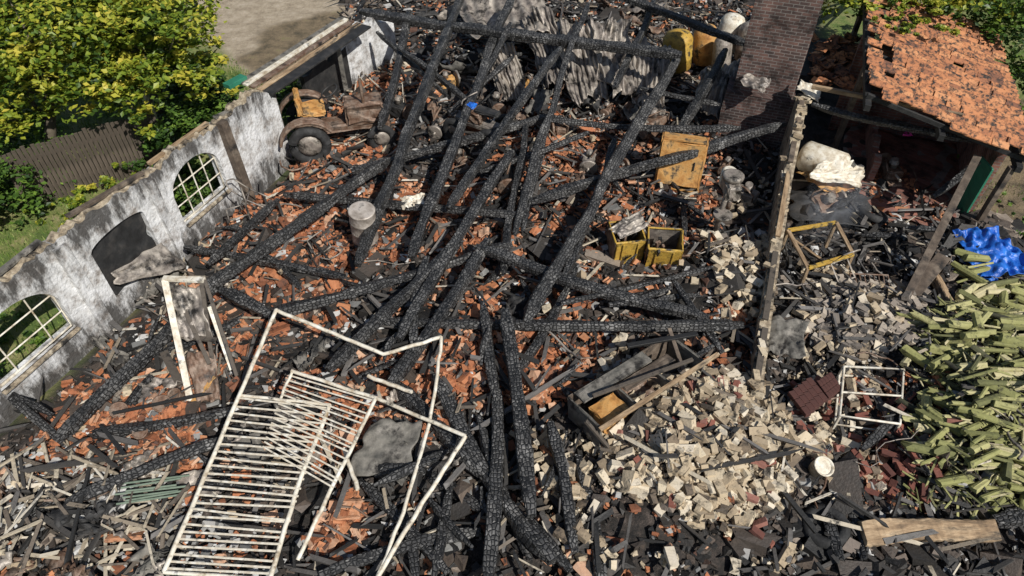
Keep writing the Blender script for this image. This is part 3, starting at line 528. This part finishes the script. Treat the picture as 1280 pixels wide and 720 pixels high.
bar('leaning_plank', P(1125, 388, .6), P(1222, 195, 1.9), .15, .05, mBROWN); bar('leaning_plank', P(1130, 380, .6), P(1180, 320, .9), .26, .05, mBROWN)
ragged('brick_partition_wall', P(1085, 240)[:2], (.34, .94), 2.6, .15, lambda s: .8+.1*math.sin(s*7), mREDW)
# left-rear shed roof edge and wall stub
sd = empty('shed_roof_edge')
for k, (mt, off) in enumerate(((mGREY, 0), (mWHITE, .12), (mRUST, .3), (mWOODT, .5), (mBLACK, .72))):
    a = P(300, 104, 2.2); b = P(428, 22, 2.2); dv = Vector((e2[0], e2[1], 0))*off; bar('board', a+dv-Vector((0, 0, off*.15)), b+dv-Vector((0, 0, off*.15)), .14 if k < 4 else .3, .05, mt, sd)
bar('gutter', P(283, 108, 2.25), P(305, 96, 2.25), .22, .1, mGREENP, sd)
for u, v in ((335, 95), (420, 45)): bar('post', P(u, v, 2.15), P(u, v, 2.15)-Vector((0, 0, 2.15)), .1, .1, mGREY, sd)
ragged('plaster_wall_stub', P(432, 128)[:2], (.6, .8), 2.2, .2, lambda s: 1.9-.15*s+.25*float(vn(s, 9, 4, 2)), mPLAST)
ragged('burnt_timber_partition', P(395, 165)[:2], (.376, .927), 3.2, .12, lambda s: 1.5-.1*s+.4*float(vn(s, 5, 5, 1)), mBLACK)
# ---------------------------------------------------------------- wrecks & furniture
def wheel(c, ax, r, w, par, nm='wheel', tyre=mTYRE):
    c = Vector(c); ax = Vector(ax).normalized()
    tube(nm+'_tyre', ring(c, ax, r-w/2.5, 20), w/2.2, tyre, par, 8); cyl(nm+'_rim', c-ax*w*.25, c+ax*w*.25, r*.55, mSTEEL, par, 14, [(0, .5), (.1, 1), (.9, 1), (1, .5)])
tr = empty('burnt_tractor'); pt_ = P(425, 165, .6); Mt = Matrix.Translation((pt_.x, pt_.y, hz(pt_)+.05)) @ Matrix.Rotation(math.radians(-75), 4, 'Z') @ Matrix.Scale(1.15, 4)
for x in (-.6, .6): wheel(Mt @ Vector((x, -.65, .45)), Mt.to_3x3() @ Vector((1, 0, 0)), .5, .26, tr); wheel(Mt @ Vector((x*.9, .85, .35)), Mt.to_3x3() @ Vector((1, 0, 0)), .36, .2, tr)
box('chassis', (0, .1, .5), (.4, 2.0, .18), mRUST, Mt, tr, .02, .01); box('engine', (0, .6, .8), (.5, .8, .45), mRUST, Mt, tr, .04, .025); box('seat', (0, -.45, .95), (.52, .46, .14), mORG, Mt, tr, .05, .02); box('seat_back', (0, -.72, 1.15), (.5, .1, .4), mORG, Mt, tr, .04, .015)
for sx_ in (-1, 1): tubes('mudguard', [([Mt @ Vector((sx_*(.5+.06*j), -.65-.58*math.cos(t), .45+.58*math.sin(t))) for t in np.linspace(.2, 2.6, 10)], .04) for j in range(4)], mRUST, tr, 6)
tube('steering_wheel', ring(Mt @ Vector((0, -.05, 1.3)), Mt.to_3x3() @ Vector((0, -.5, 1)), .22), .022, mBLACK, tr); bar('steering_column', Mt @ Vector((0, .2, .9)), Mt @ Vector((0, -.05, 1.3)), .04, .04, mRUST, tr)
tube('exhaust', [Mt @ Vector((.2, .6, .9)), Mt @ Vector((.22, .6, 1.6))], .04, mRUST, tr)
pq = P(600, 180, .4); q4 = empty('burnt_quad_bike'); Mq = Matrix.Translation((pq.x, pq.y, hz(pq)+.1)) @ Matrix.Rotation(math.radians(60), 4, 'Z')
for x in (-.4, .4):
    for y in (-.5, .5): wheel(Mq @ Vector((x, y, .28)), Mq.to_3x3() @ Vector((1, 0, 0)), .29, .2, q4)
box('frame', (0, 0, .4), (.3, 1.3, .16), mSTEEL, Mq, q4, .02, .01); box('engine', (0, .05, .58), (.34, .4, .3), mRUST, Mq, q4, .04, .02); box('seat', (0, -.25, .78), (.26, .6, .1), mBLACK, Mq, q4, .03, .01); box('fuel_tank', (0, .2, .82), (.2, .2, .1), mBLUE, Mq, q4, .04, .01)
tube('handlebar', [Mq @ Vector(p) for p in ((-.35, .25, 1.0), (-.12, .38, .95), (.12, .38, .95), (.35, .25, 1.0))], .018, mSTEEL, q4)
for u, v in ((510, 92), (535, 78), (505, 70), (1090, 270), (655, 140), (1030, 660)):
    p = P(u, v, .3); p.z = hz(p)+.15; tube('burnt_tyre', ring(p, (rng.normal(0, .5), rng.normal(0, .5), 1), .26), .09, mTYRE)
b = P(457, 298, .45); cyl('steel_drum', b, b+Vector((.06, -.1, .85)), .27, mDRUM, None, 22, [(0, .98), (.02, 1.03), (.05, 1), (.33, 1), (.35, 1.04), (.37, 1), (.65, 1), (.67, 1.04), (.69, 1), (.95, 1), (.98, 1.03), (1, .98), (1, .9)])
def crate(name, base, yaw, w, l, h, mat, tilt=.1):
    e = empty(name); m = Matrix.Translation(base) @ Matrix.Rotation(yaw, 4, 'Z') @ Matrix.Rotation(tilt, 4, 'X')
    for x in (-w/2, w/2): box('side', (x, 0, h/2), (.03, l, h), mRUST if x < 0 else mat, m, e, .008, .008)
    box('front', (0, -l/2-.018, h/2), (w-.04, .03, h), mat, m, e, .008, .008); box('back', (0, l/2+.018, h/2), (w-.04, .03, h), mSTEEL, m, e, .008, .008); box('base', (0, 0, .02), (w-.05, l-.04, .03), mBLACK, m, e, 0)
    for k in range(6): p = rng.uniform(-.35, .35, 2)*np.array([w, l])*.8; bar('burnt_content', m @ Vector((p[0], p[1], .05)), m @ Vector((p[0]+rng.normal(0, .08), p[1]+rng.normal(0, .08), h*rng.uniform(.6, 1.05))), .05, .07, mLATHC if k % 2 else mRUST, e)
    tube('rim', [m @ Vector(p) for p in ((-w/2, -l/2, h), (w/2, -l/2, h), (w/2, l/2, h), (-w/2, l/2, h), (-w/2, -l/2, h))], .025, mat, e, 6)
    for x in (-w*.25, w*.25): bar('front_rib', m @ Vector((x, -l/2-.045, .03)), m @ Vector((x, -l/2-.045, h-.03)), .03, .03, mat, e)
    return e
crate('yellow_metal_crate', P(778, 318, .25), .15, .62, .6, .7, mYEL); crate('yellow_metal_crate', P(825, 325, .25), -.12, .68, .55, .7, mYEL, .18)
sheet('bent_metal_lid', [P(760, 285, 1.0), P(800, 262, 1.2), P(812, 282, 1.05), P(775, 300, .95)], mSTEEL, .06, seed=12)
def cabinet(name, base, yaw, w, d, h, mat, tx=0., ty=0., shelves=2, back=mBLACK, top=True):
    e = empty(name); m = Matrix.Translation(base) @ Matrix.Rotation(yaw, 4, 'Z') @ Matrix.Rotation(tx, 4, 'X') @ Matrix.Rotation(ty, 4, 'Y')
    for x in (-w/2, w/2): box('side', (x, 0, h/2), (.035, d, h), mat, m, e, .006, .005)
    for i in range(shelves+(2 if top else 1)): box('shelf', (0, 0, h*i/(shelves+1)), (w-.045, d-.01, .03), mat, m, e, .006, .004)
    box('back', (0, d/2+.015, h/2), (w, .02, h), back, m, e, .004, .004); return e, m
e, m = cabinet('orange_steel_cabinet', P(845, 232, .35), -.25, 1.0, .5, 1.15, mORG, -.25, 0, 0); box('door', (0, -.27, .62), (.94, .025, 1.0), mORG, m, e, .01, .012); box('handle', (.3, -.3, .62), (.03, .03, .2), mBLACK, m, e)
# collapsed timber cabinet lying among the bricks: open carcass, dividers, loose rails
e, m = cabinet('collapsed_cabinet', P(795, 498, .4), .62, 2.3, .8, .5, mGREY, -.1, 0, 0, mBROWN, False)
for x in (-.38, .36): box('divider', (x, 0, .26), (.035, .74, .46), mGREY, m, e, .005, .005)
box('top_board', (-.3, .26, .53), (1.5, .26, .035), mGREY, m, e, .008, .006); box('top_board', (.2, -.02, .54), (1.1, .2, .03), mBROWN, m, e, .008, .006)
box('drawer', (-.72, -.1, .24), (.5, .4, .3), mORG, m, e, .01, .012); sheet('rusted_inner_box', [m @ Vector(p) for p in ((-.3, -.3, .1), (.3, -.3, .1), (.3, .25, .42), (-.3, .25, .38))], mRUST, .08, parent=e)
for p1, p2, w_, mt in (((-1.25, -.44, -.02), (1.4, -.44, .05), .08, mWOODT), ((-1.2, -.42, .52), (1.35, -.5, .62), .07, mWOODT), ((-1.3, -.2, .6), (-.95, -.75, -.25), .06, mLATH), ((1.1, .4, .7), (.7, -.6, .1), .07, mBROWN), ((.2, .5, .75), (1.5, .1, .55), .09, mLATHC), ((-.9, .1, .62), (.9, -.35, .66), .06, mLATH)):
    bar('loose_rail', m @ Vector(p1), m @ Vector(p2), w_, .05, mt, e)
# scorched cupboard frame
cf = empty('scorched_cupboard_frame')
def cb(p1, p2, w=.09, h=.05, m=mWHITE, nm='stile'): bar(nm, P(*p1), P(*p2), w, h, m, cf)
cb((206, 350, 1.75), (240, 510, .3), .11); cb((252, 350, 1.75), (272, 500, .3), .07, .05, mLATH); cb((204, 348, 1.76), (256, 350, 1.76), .1, .06, mWHITE, 'top_rail'); cb((222, 420, 1.05), (270, 425, 1.05), .08, .05, mLATH, 'mid_rail'); cb((218, 360, 1.6), (262, 455, .8), .07, .05, mLATH); cb((262, 383, 1.4), (290, 462, .5), .08); cb((256, 350, 1.76), (296, 470, .6), .06, .05, mLATH)
sheet('panel', [P(212, 358, 1.66), P(250, 358, 1.66), P(266, 425, 1.03), P(226, 425, 1.03)], mSTEEL, .05, parent=cf); sheet('panel', [P(232, 440, .9), P(268, 438, .9), P(276, 500, .4), P(246, 505, .4)], mRUST, .05, seed=3, parent=cf); cb((225, 480, .6), (205, 440, .6), .14, .04, mLATH, 'broken_board'); cb((240, 505, .4), (268, 470, .6), .1, .04, mORG, 'broken_board')
dp = empty('drill_press'); b = P(893, 298, .3)
cyl('base', b, b+Vector((0, 0, .1)), .26, mSTEEL, dp, 18); cyl('column', b+Vector((0, .05, .1)), b+Vector((.05, .1, 1.5)), .06, mSTEEL, dp); cyl('table', b+Vector((0, -.1, .7)), b+Vector((0, -.1, .76)), .2, mSTEEL, dp, 16)
box('head', (.03, -.05, 1.4), (.3, .55, .34), mSTEEL, Matrix.Translation(b), dp, .05, .01); cyl('motor', b+Vector((.05, .3, 1.2)), b+Vector((.05, .3, 1.6)), .16, mWHITE, dp, 16, [(0, .9), (.05, 1), (.9, 1), (1, .7)]); cyl('pulley_cover', b+Vector((.03, 0, 1.6)), b+Vector((.03, 0, 1.7)), .22, mSTEEL, dp, 16, [(0, 1), (.7, 1), (1, .8)]); cyl('spindle', b+Vector((.02, -.22, 1.0)), b+Vector((.02, -.22, 1.25)), .05, mRUST, dp)
tf = empty('white_trolley_frame'); c4 = [(1055, 458), (1130, 462), (1125, 530), (1050, 520)]
for z in (.6, .35): tube('frame_ring', [P(u, v, .6)-Vector((0, 0, .6-z)) for u, v in c4+[c4[0]]], .025, mWHITE, tf, 6)
for u, v in c4: bar('leg', P(u, v, .6), P(u, v, .6)-Vector((0, 0, .45)), .04, .04, mWHITE, tf)
tube('cross_rail', [P(1052, 490, .6), P(1128, 495, .6)], .02, mWHITE, tf, 6)
tb = empty('charred_table_frame'); c4 = [(985, 288), (1045, 278), (1066, 318), (1010, 335)]
for i in range(4):
    a = P(*c4[i], .95); bb = P(*c4[(i+1) % 4], .95); bar('top_rail', a, bb, .08, .05, mWOODT if i % 2 else mYEL, tb); bar('leg', a, a-Vector((0, 0, .7)), .06, .06, mWOODT, tb)
bar('fallen_rail', P(992, 300, .5), P(1055, 345, .45), .06, .05, mWOODT, tb)
gr = empty('iron_grating')
for i in range(9): t = i/8; tube('bar', [P(1062+48*t, 342+2*t, .6), P(1072+42*t, 380, .45)], .014, mRUST, gr, 5)
tube('bar', [P(1062, 342, .6), P(1110, 344, .6)], .018, mRUST, gr, 5); tube('bar', [P(1072, 380, .45), P(1114, 380, .45)], .018, mRUST, gr, 5)
wt = empty('crumpled_white_tank'); a = P(1000, 192, .8); bb = P(1058, 212, .8)
cyl('shell', a, bb, .36, mWHITE, wt, 20, [(0, .5), (.05, .85), (.12, 1), (.9, .97), (.97, .8), (1, .4)]); sheet('torn_jacket', [P(1005, 225, .9), P(1080, 235, .6), P(1078, 205, .8), P(1030, 200, 1.1)], mWHITE, .12, seed=4, parent=wt); sheet('torn_jacket', [P(995, 215, .7), P(1040, 245, .5), P(1075, 232, .6), P(1030, 215, .8)], mORG, .08, seed=6, parent=wt)
for k, (u, v, mt, r) in enumerate(((845, 50, mYEL, .42), (905, 28, mWHITE, .36), (880, 42, mORG, .34), (930, 40, mSTEEL, .3), (900, 60, mSTEEL, .26))):
    b = P(u, v+34, .5); cyl('gas_cylinder' if k else 'yellow_barrel', b, b+Vector((rng.normal(0, .1), rng.normal(0, .1), 1.1)), r, mt, None, 20, [(0, .9), (.04, 1), (.3, 1), (.32, 1.03), (.34, 1), (.8, 1), (.92, .8), (.98, .4), (1, .2)])
CS = [((690, 30, 1.9), (740, 20, 2.2), (760, 120, .9), (715, 130, .8)), ((740, 20, 2.2), (790, 25, 1.9), (800, 115, .8), (765, 122, 1.0)), ((790, 40, 1.6), (840, 60, 1.4), (830, 150, .7), (790, 130, .8)), ((560, -30, 1.8), (680, -30, 2.0), (690, 40, 1.5), (590, 45, 1.3)), ((940, 75, 1.6), (880, 90, 1.3), (860, 140, .8), (920, 150, .8)), ((650, 20, 1.6), (690, 10, 1.9), (715, 100, 1.0), (680, 110, .8)), ((600, 60, 1.3), (640, 50, 1.6), (660, 120, .9), (625, 130, .8))]
for i, c in enumerate(CS): sheet('corrugated_metal_sheet', [P(*k) for k in c], mSTEEL, .18, 64, 24, corr=8, camp=.035, seed=i*2, curl=.28)
sheet('scorched_metal_panel', [P(500, 245, .85), P(532, 240, .9), P(530, 258, .8), P(503, 260, .8)], mWHITE, .08, seed=8)
sheet('roofing_felt_sheet', [P(955, 395, .55), P(1010, 400, .6), P(1005, 450, .55), P(960, 440, .5)], mGREY, .07, seed=9); sheet('steel_plate', [P(985, 235, .4), P(1085, 245, .4), P(1085, 285, .35), P(990, 275, .35)], mBLACK, .08, seed=10)
for c in (((985, 492), (1012, 472), (1034, 500), (1008, 522)), ((1020, 478), (1038, 466), (1052, 488), (1036, 500))):
    k = [P(u, v, .55) for u, v in c]; e = empty('red_brick_slab')
    for i in range(5):
        for j in range(3):
            a = (i+.5)/5; bq = (j+.5)/3; p = k[0].lerp(k[1], a).lerp(k[3].lerp(k[2], a), bq); m, L = frame_to(k[0].lerp(k[3], (j+.03)/3), k[0].lerp(k[3], (j+.95)/3)); m.translation = p
            box('brick', (0, 0, 0), (L, (k[1]-k[0]).length/5*.94, .09), mBRICKR, m, e, .005)
# tarp
sheet('blue_tarpaulin', [P(1192, 288, .8), P(1248, 280, .9), P(1305, 344, .8), P(1222, 346, .7)], mBLUE, .15, 80, 80, seed=5); sheet('blue_tarpaulin', [P(1200, 318, .55), P(1240, 335, .65), P(1250, 358, .45), P(1212, 350, .45)], mBLUE, .12, 30, 30, seed=2)
tq = on(sample([([(1190, 275), (1290, 292), (1295, 335), (1215, 335)], 60)]), .12); n = len(tq)
scat('tarpaulin_support_rubble', (CUBEV, CUBEQ), tq, np.column_stack([rng.uniform(.2, .5, n), rng.uniform(.15, .3, n), np.full(n, .4)]), rots(n, .2), mCHARD, .06)
beam(P(1075, 668, .38), P(1240, 660, .42), .36, .32, mWOODT, 'scorched_timber_baulk', 0, .05); beam(P(1155, 325, .5), P(1200, 405, .75), .19, .16, mWOODT, 'scorched_timber_baulk', 0, .1)
b = P(1018, 588, .4); cyl('white_bucket', b, b+Vector((.03, -.1, .3)), .15, mWHITE, None, 18, [(0, .85), (.95, 1), (.97, 1.06), (1, 1.05), (1, .9), (.9, .85)])
for u, v, r in ((205, 510, .15), (228, 500, .13), (150, 518, .14), (182, 545, .12)):
    b = P(u, v, .3); cyl('scorched_paint_tin', b, b+Vector((rng.normal(0, .08), -.08, .25)), r, mRUST, None, 16, [(0, 1), (.03, 1.04), (.06, 1), (.94, 1), (.97, 1.04), (1, 1), (1, .85), (.93, .8)])
for k in range(4):
    e = empty('burnt_chair_frame'); u, v = ((305, 285), (385, 305), (330, 262), (1035, 345))[k]; b = P(u, v, .4); a = rng.uniform(0, 6.3); m = Matrix.Translation(b) @ Matrix.Rotation(a, 4, 'Z') @ Matrix.Rotation(rng.normal(0, .5), 4, 'X')
    for x in (-.2, .2): tube('side_frame', [m @ Vector(p) for p in ((x, -.2, 0), (x, -.2, .45), (x, .2, .45), (x, .26, .85))], .016, mSTEEL, e, 6); tube('leg', [m @ Vector((x, .2, .45)), m @ Vector((x, .22, 0))], .016, mSTEEL, e, 6)
    tube('backrest', [m @ Vector((-.2+.4*i/8, .26, .85+.12*math.sin(math.pi*i/8))) for i in range(9)], .016, mSTEEL, e, 6); tube('seat_rail', [m @ Vector((-.2, -.2, .45)), m @ Vector((.2, -.2, .45))], .016, mSTEEL, e, 6); tube('seat_rail', [m @ Vector((-.2, .2, .45)), m @ Vector((.2, .2, .45))], .016, mSTEEL, e, 6)
mPG = M('pipe_green', [(.1, .14, .1), (.2, .25, .19)], 5)
tubes('green_pipe_bundle', [([P(140+rng.uniform(-8, 20), 606+i*4, .45), P(228+rng.uniform(-10, 15), 596+i*4+rng.uniform(-3, 3), .45)], .018) for i in range(7)], mPG, n=6)
# ---------------------------------------------------------------- vegetation
LT = (np.array([[-.5, 0, 0], [0, -.32, .06], [.5, 0, 0], [0, .32, .06]]), np.array([[0, 1, 2, 3]]))
def crown(name, lobes, nl, ls, mat, trunk=None, par=None):
    pos = []; vr = []; tot = sum(r[0]*r[1]*r[2] for _, r in lobes)
    for c, r in lobes:
        nc = max(6, int(60*(r[0]*r[1]*r[2])**.6)); k = int(nl*(r[0]*r[1]*r[2])/tot)
        d = rng.normal(0, 1, (nc, 3)); d /= np.linalg.norm(d, axis=1)[:, None]; cc = np.array(c)+d*np.array(r)*rng.uniform(.4, 1.2, (nc, 1)); cs = rng.uniform(.08, .26, nc)*min(r)*.9; cv = rng.normal(0, .2, nc)
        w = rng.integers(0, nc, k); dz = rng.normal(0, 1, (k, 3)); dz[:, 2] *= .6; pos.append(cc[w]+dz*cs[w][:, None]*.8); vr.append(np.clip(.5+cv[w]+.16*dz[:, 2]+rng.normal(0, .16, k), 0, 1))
    pos = np.concatenate(pos); vr = np.concatenate(vr); kp = pos[:, 2] > .03; pos = pos[kp]; vr = vr[kp]; n = len(pos); s = rng.uniform(.7, 1.4, n)*ls
    o = scat(name, LT, pos, np.column_stack([s, s, s]), rots(n, .7), mat, 0, var=vr)
    if par: o.parent = par
    return o
def tree(name, base, lobes, nl, ls, mat, r=.14):
    e = empty(name); base = Vector(base); top = Vector(lobes[0][0])
    cyl('trunk', base-Vector((0, 0, .2)), base.lerp(top, .9), r, mBARK, e, 10, [(0, 1.4), (.1, 1.05), (.5, .8), (1, .35)])
    for c, rr in lobes:
        for k in range(4):
            st = base.lerp(top, rng.uniform(.3, .75)); en = Vector(c)+Vector(rng.normal(0, .45, 3)*np.array(rr)); cyl('limb', st, en, r*.4, mBARK, e, 6, [(0, 1), (.5, .6), (1, .15)])
    crown('crown', lobes, nl, ls, mat, None, e)
def L3(u, v, z, r, rz=None): p = P(u, v, z); return ((p.x, p.y, p.z), (r, r, rz or r))
def LW3(s, d, z, r, rz=None): p = LP(s, d, z); return ((p.x, p.y, p.z), (r, r, rz or r))
tree('ash_tree', P(60, 215), [L3(60, 30, 3.6, 1.6, 1.2), L3(-30, 70, 3.0, 1.6, 1.2), L3(0, 120, 2.4, 1.1, .9), L3(100, 80, 2.8, 1.0), L3(20, -10, 3.8, 1.4)], 14000, .14, mLEAF)
tree('ash_tree', P(200, 140), [L3(185, 45, 3.2, 1.4, 1.1), L3(235, 75, 2.4, .9, .8), L3(150, 100, 2.5, .9, .8), L3(195, 10, 3.6, 1.0), L3(120, 20, 3.4, 1.1), L3(255, 100, 1.6, .6), L3(170, 130, 2.1, .6)], 13000, .14, mLEAF)
crown('hedge', [L3(-10, 215, .9, 1.2, .9), L3(20, 170, 1.1, 1.2, 1.0), L3(-70, 250, 1, 1.4, 1.1), L3(250, 120, .8, 1.0, .8), L3(30, 245, .3, .8, .4)], 10000, .12, mLEAFD)
crown('hedge', [L3(225, 165, .7, .8, .7), L3(200, 190, .5, .7, .6), L3(250, 130, .7, .9, .8)], 4500, .12, mLEAFD)
crown('elder_shrub', [LW3(5.6, -1.1, .6, .6, .7), LW3(6.3, -1.3, .6, .7, .8), LW3(4.9, -1.3, .3, .5, .4)], 4200, .11, mLEAFD)
crown('weeds_behind_wall', [LW3(.6, -1.0, .15, .6, .25), LW3(1.6, -1.4, .2, .6, .3), LW3(-.3, -1.4, .1, .5, .2)], 1500, .09, mLEAFD)
crown('nettle_patch', [L3(110, 245, .15, .7, .25), L3(150, 225, .2, .6, .3), L3(60, 275, .1, .6, .15)], 2200, .1, mLEAF)
crown('climbing_shrub', [L3(380, 105, .8, .6, .8), L3(360, 130, .4, .6, .5)], 1800, .1, mLEAFD)
crown('garden_shrubs', [L3(60, -60, 1.5, 2.5, 1.6), L3(-120, 0, 2, 3, 2), L3(-200, 150, 1.5, 2, 1.6)], 8000, .16, mLEAFD)
tree('garden_tree', P(1110, -30), [L3(1130, -25, 3.2, 1.5, 1.1), L3(1060, -35, 3.0, 1.3, 1.1), L3(1200, -30, 3.2, 1.5, 1.2)], 9000, .14, mLEAF)
tree('garden_tree', P(1330, 90), [L3(1300, 30, 2.5, 1.3, 1.2), L3(1340, 110, 1.6, 1.2, 1.0), L3(1270, -20, 3.0, 1.3, 1.1)], 9000, .13, mLEAFD)
crown('ivy_creeper', [L3(1165, 15, 3.1, .9, .3), L3(1120, 30, 3.05, .6, .2)], 1800, .1, mLEAF)
crown('flowering_weeds', [L3(1240, 250, .12, .9, .15), L3(1215, 200, .15, .7, .2), L3(1290, 300, .15, .8, .2)], 1100, .07, mLEAFD)
crown('pink_flowers', [L3(1135, 165, 1.3, .09, .12)], 60, .08, mPINK)
fn = empty('wooden_fence'); a = P(40, 262); b = P(216, 205); n = 34
for i in range(n):
    p = a.lerp(b, i/(n-1)); box('plank', (0, 0, 0), ((b-a).length/n*.9, .03, 1.5), mFENCE, Matrix.Translation((p.x, p.y, .75+rng.normal(0, .03))) @ Matrix.Rotation(math.atan2((b-a).y, (b-a).x)+rng.normal(0, .03), 4, 'Z'), fn, .005)
for z in (.4, 1.2): bar('rail', a+Vector((0, .05, z)), b+Vector((0, .05, z)), .04, .08, mFENCE, fn)
bar('concrete_post', P(212, 195), P(212, 195)+Vector((0, 0, 2.3)), .13, .13, mWHITE)
x = rng.uniform(-16, -6.5, 26000); y = rng.uniform(6, 20, 26000); k = (sdist(x, y, BURN) < -.35) & (sdist(x, y, SAND) < .1); x = x[k]; y = y[k]
x2 = rng.uniform(8, 15, 4000); y2 = rng.uniform(8, 18, 4000); k = (sdist(x2, y2, BURN) < -.2) & (vn(x2, y2, 1.5, 2) > .5); x = np.append(x, x2[k]); y = np.append(y, y2[k]); n = len(x)
GT = (np.array([[-.5, 0, 0], [.5, 0, 0], [.15, .25, 1], [-.15, .25, 1]]), np.array([[0, 1, 2, 3]]))
hh = rng.uniform(.04, .12, n); scat('grass', GT, np.column_stack([x, y, hgt(x, y)]), np.column_stack([np.full(n, .025), hh, hh]), rots(n, .2), mGRASS)
# smoke wisp
def smoke():
    import bmesh
    bm = bmesh.new(); bmesh.ops.create_uvsphere(bm, u_segments=20, v_segments=12, radius=1); me = bpy.data.meshes.new('smoke'); bm.to_mesh(me); bm.free()
    o = bpy.data.objects.new('smoke', me); S.collection.objects.link(o); o.location = P(1042, 258, 1.2); o.scale = (.7, .6, 1.1)
    m = bpy.data.materials.new('smoke'); m.use_nodes = True; t = m.node_tree; t.nodes.clear(); L = t.links
    out = t.nodes.new('ShaderNodeOutputMaterial'); pv = t.nodes.new('ShaderNodeVolumeScatter'); pv.inputs['Color'].default_value = (.8, .85, .95, 1); L.new(pv.outputs[0], out.inputs['Volume'])
    tc = t.nodes.new('ShaderNodeTexCoord'); n = N(t, 'ShaderNodeTexNoise', Scale=2.2, Detail=4.0, Distortion=1.5); L.new(tc.outputs['Object'], n.inputs['Vector'])
    r = ramp(t, [(0, 0, 0), (1, 1, 1)], .45, .72); L.new(n.outputs[0], r.inputs[0]); ln = N(t, 'ShaderNodeVectorMath', operation='LENGTH'); L.new(tc.outputs['Object'], ln.inputs[0])
    mr = N(t, 'ShaderNodeMapRange'); mr.inputs['From Min'].default_value = 1; mr.inputs['From Max'].default_value = .1; mr.inputs['To Max'].default_value = 1.3; L.new(ln.outputs['Value'], mr.inputs[0])
    mu = N(t, 'ShaderNodeMath', operation='MULTIPLY'); L.new(r.outputs[0], mu.inputs[0]); L.new(mr.outputs[0], mu.inputs[1]); L.new(mu.outputs[0], pv.inputs['Density']); me.materials.append(m)
smoke()
# ---------------------------------------------------------------- camera, light
cam = bpy.data.cameras.new('camera'); co = bpy.data.objects.new('camera', cam); S.collection.objects.link(co); co.location = (0, 0, H); co.rotation_euler = (math.radians(45), 0, 0); cam.lens = 24; cam.sensor_width = 36; cam.clip_end = 1500; S.camera = co
ts = Vector((.50, -.62, 0)).normalized(); el = math.radians(45); ts = Vector((ts.x*math.cos(el), ts.y*math.cos(el), math.sin(el)))
sl = bpy.data.lights.new('sun', 'SUN'); sl.energy = 5.0; sl.angle = math.radians(.5); sl.color = (1, .96, .9); so = bpy.data.objects.new('sun', sl); S.collection.objects.link(so); so.rotation_euler = ts.to_track_quat('Z', 'Y').to_euler(); so.location = (10, -10, 30)
w = bpy.data.worlds.new('World'); S.world = w; w.use_nodes = True; t = w.node_tree; sk = t.nodes.new('ShaderNodeTexSky'); sk.sky_type = 'NISHITA'; sk.sun_disc = False; sk.sun_elevation = el; sk.sun_rotation = math.atan2(ts.x, ts.y)
t.links.new(sk.outputs[0], t.nodes['Background'].inputs[0]); t.nodes['Background'].inputs[1].default_value = .07
S.view_settings.view_transform = 'Standard'; S.view_settings.look = 'None'; S.view_settings.exposure = 0
print('objects', len(bpy.data.objects), 'top', sum(1 for o in bpy.data.objects if o.parent is None))
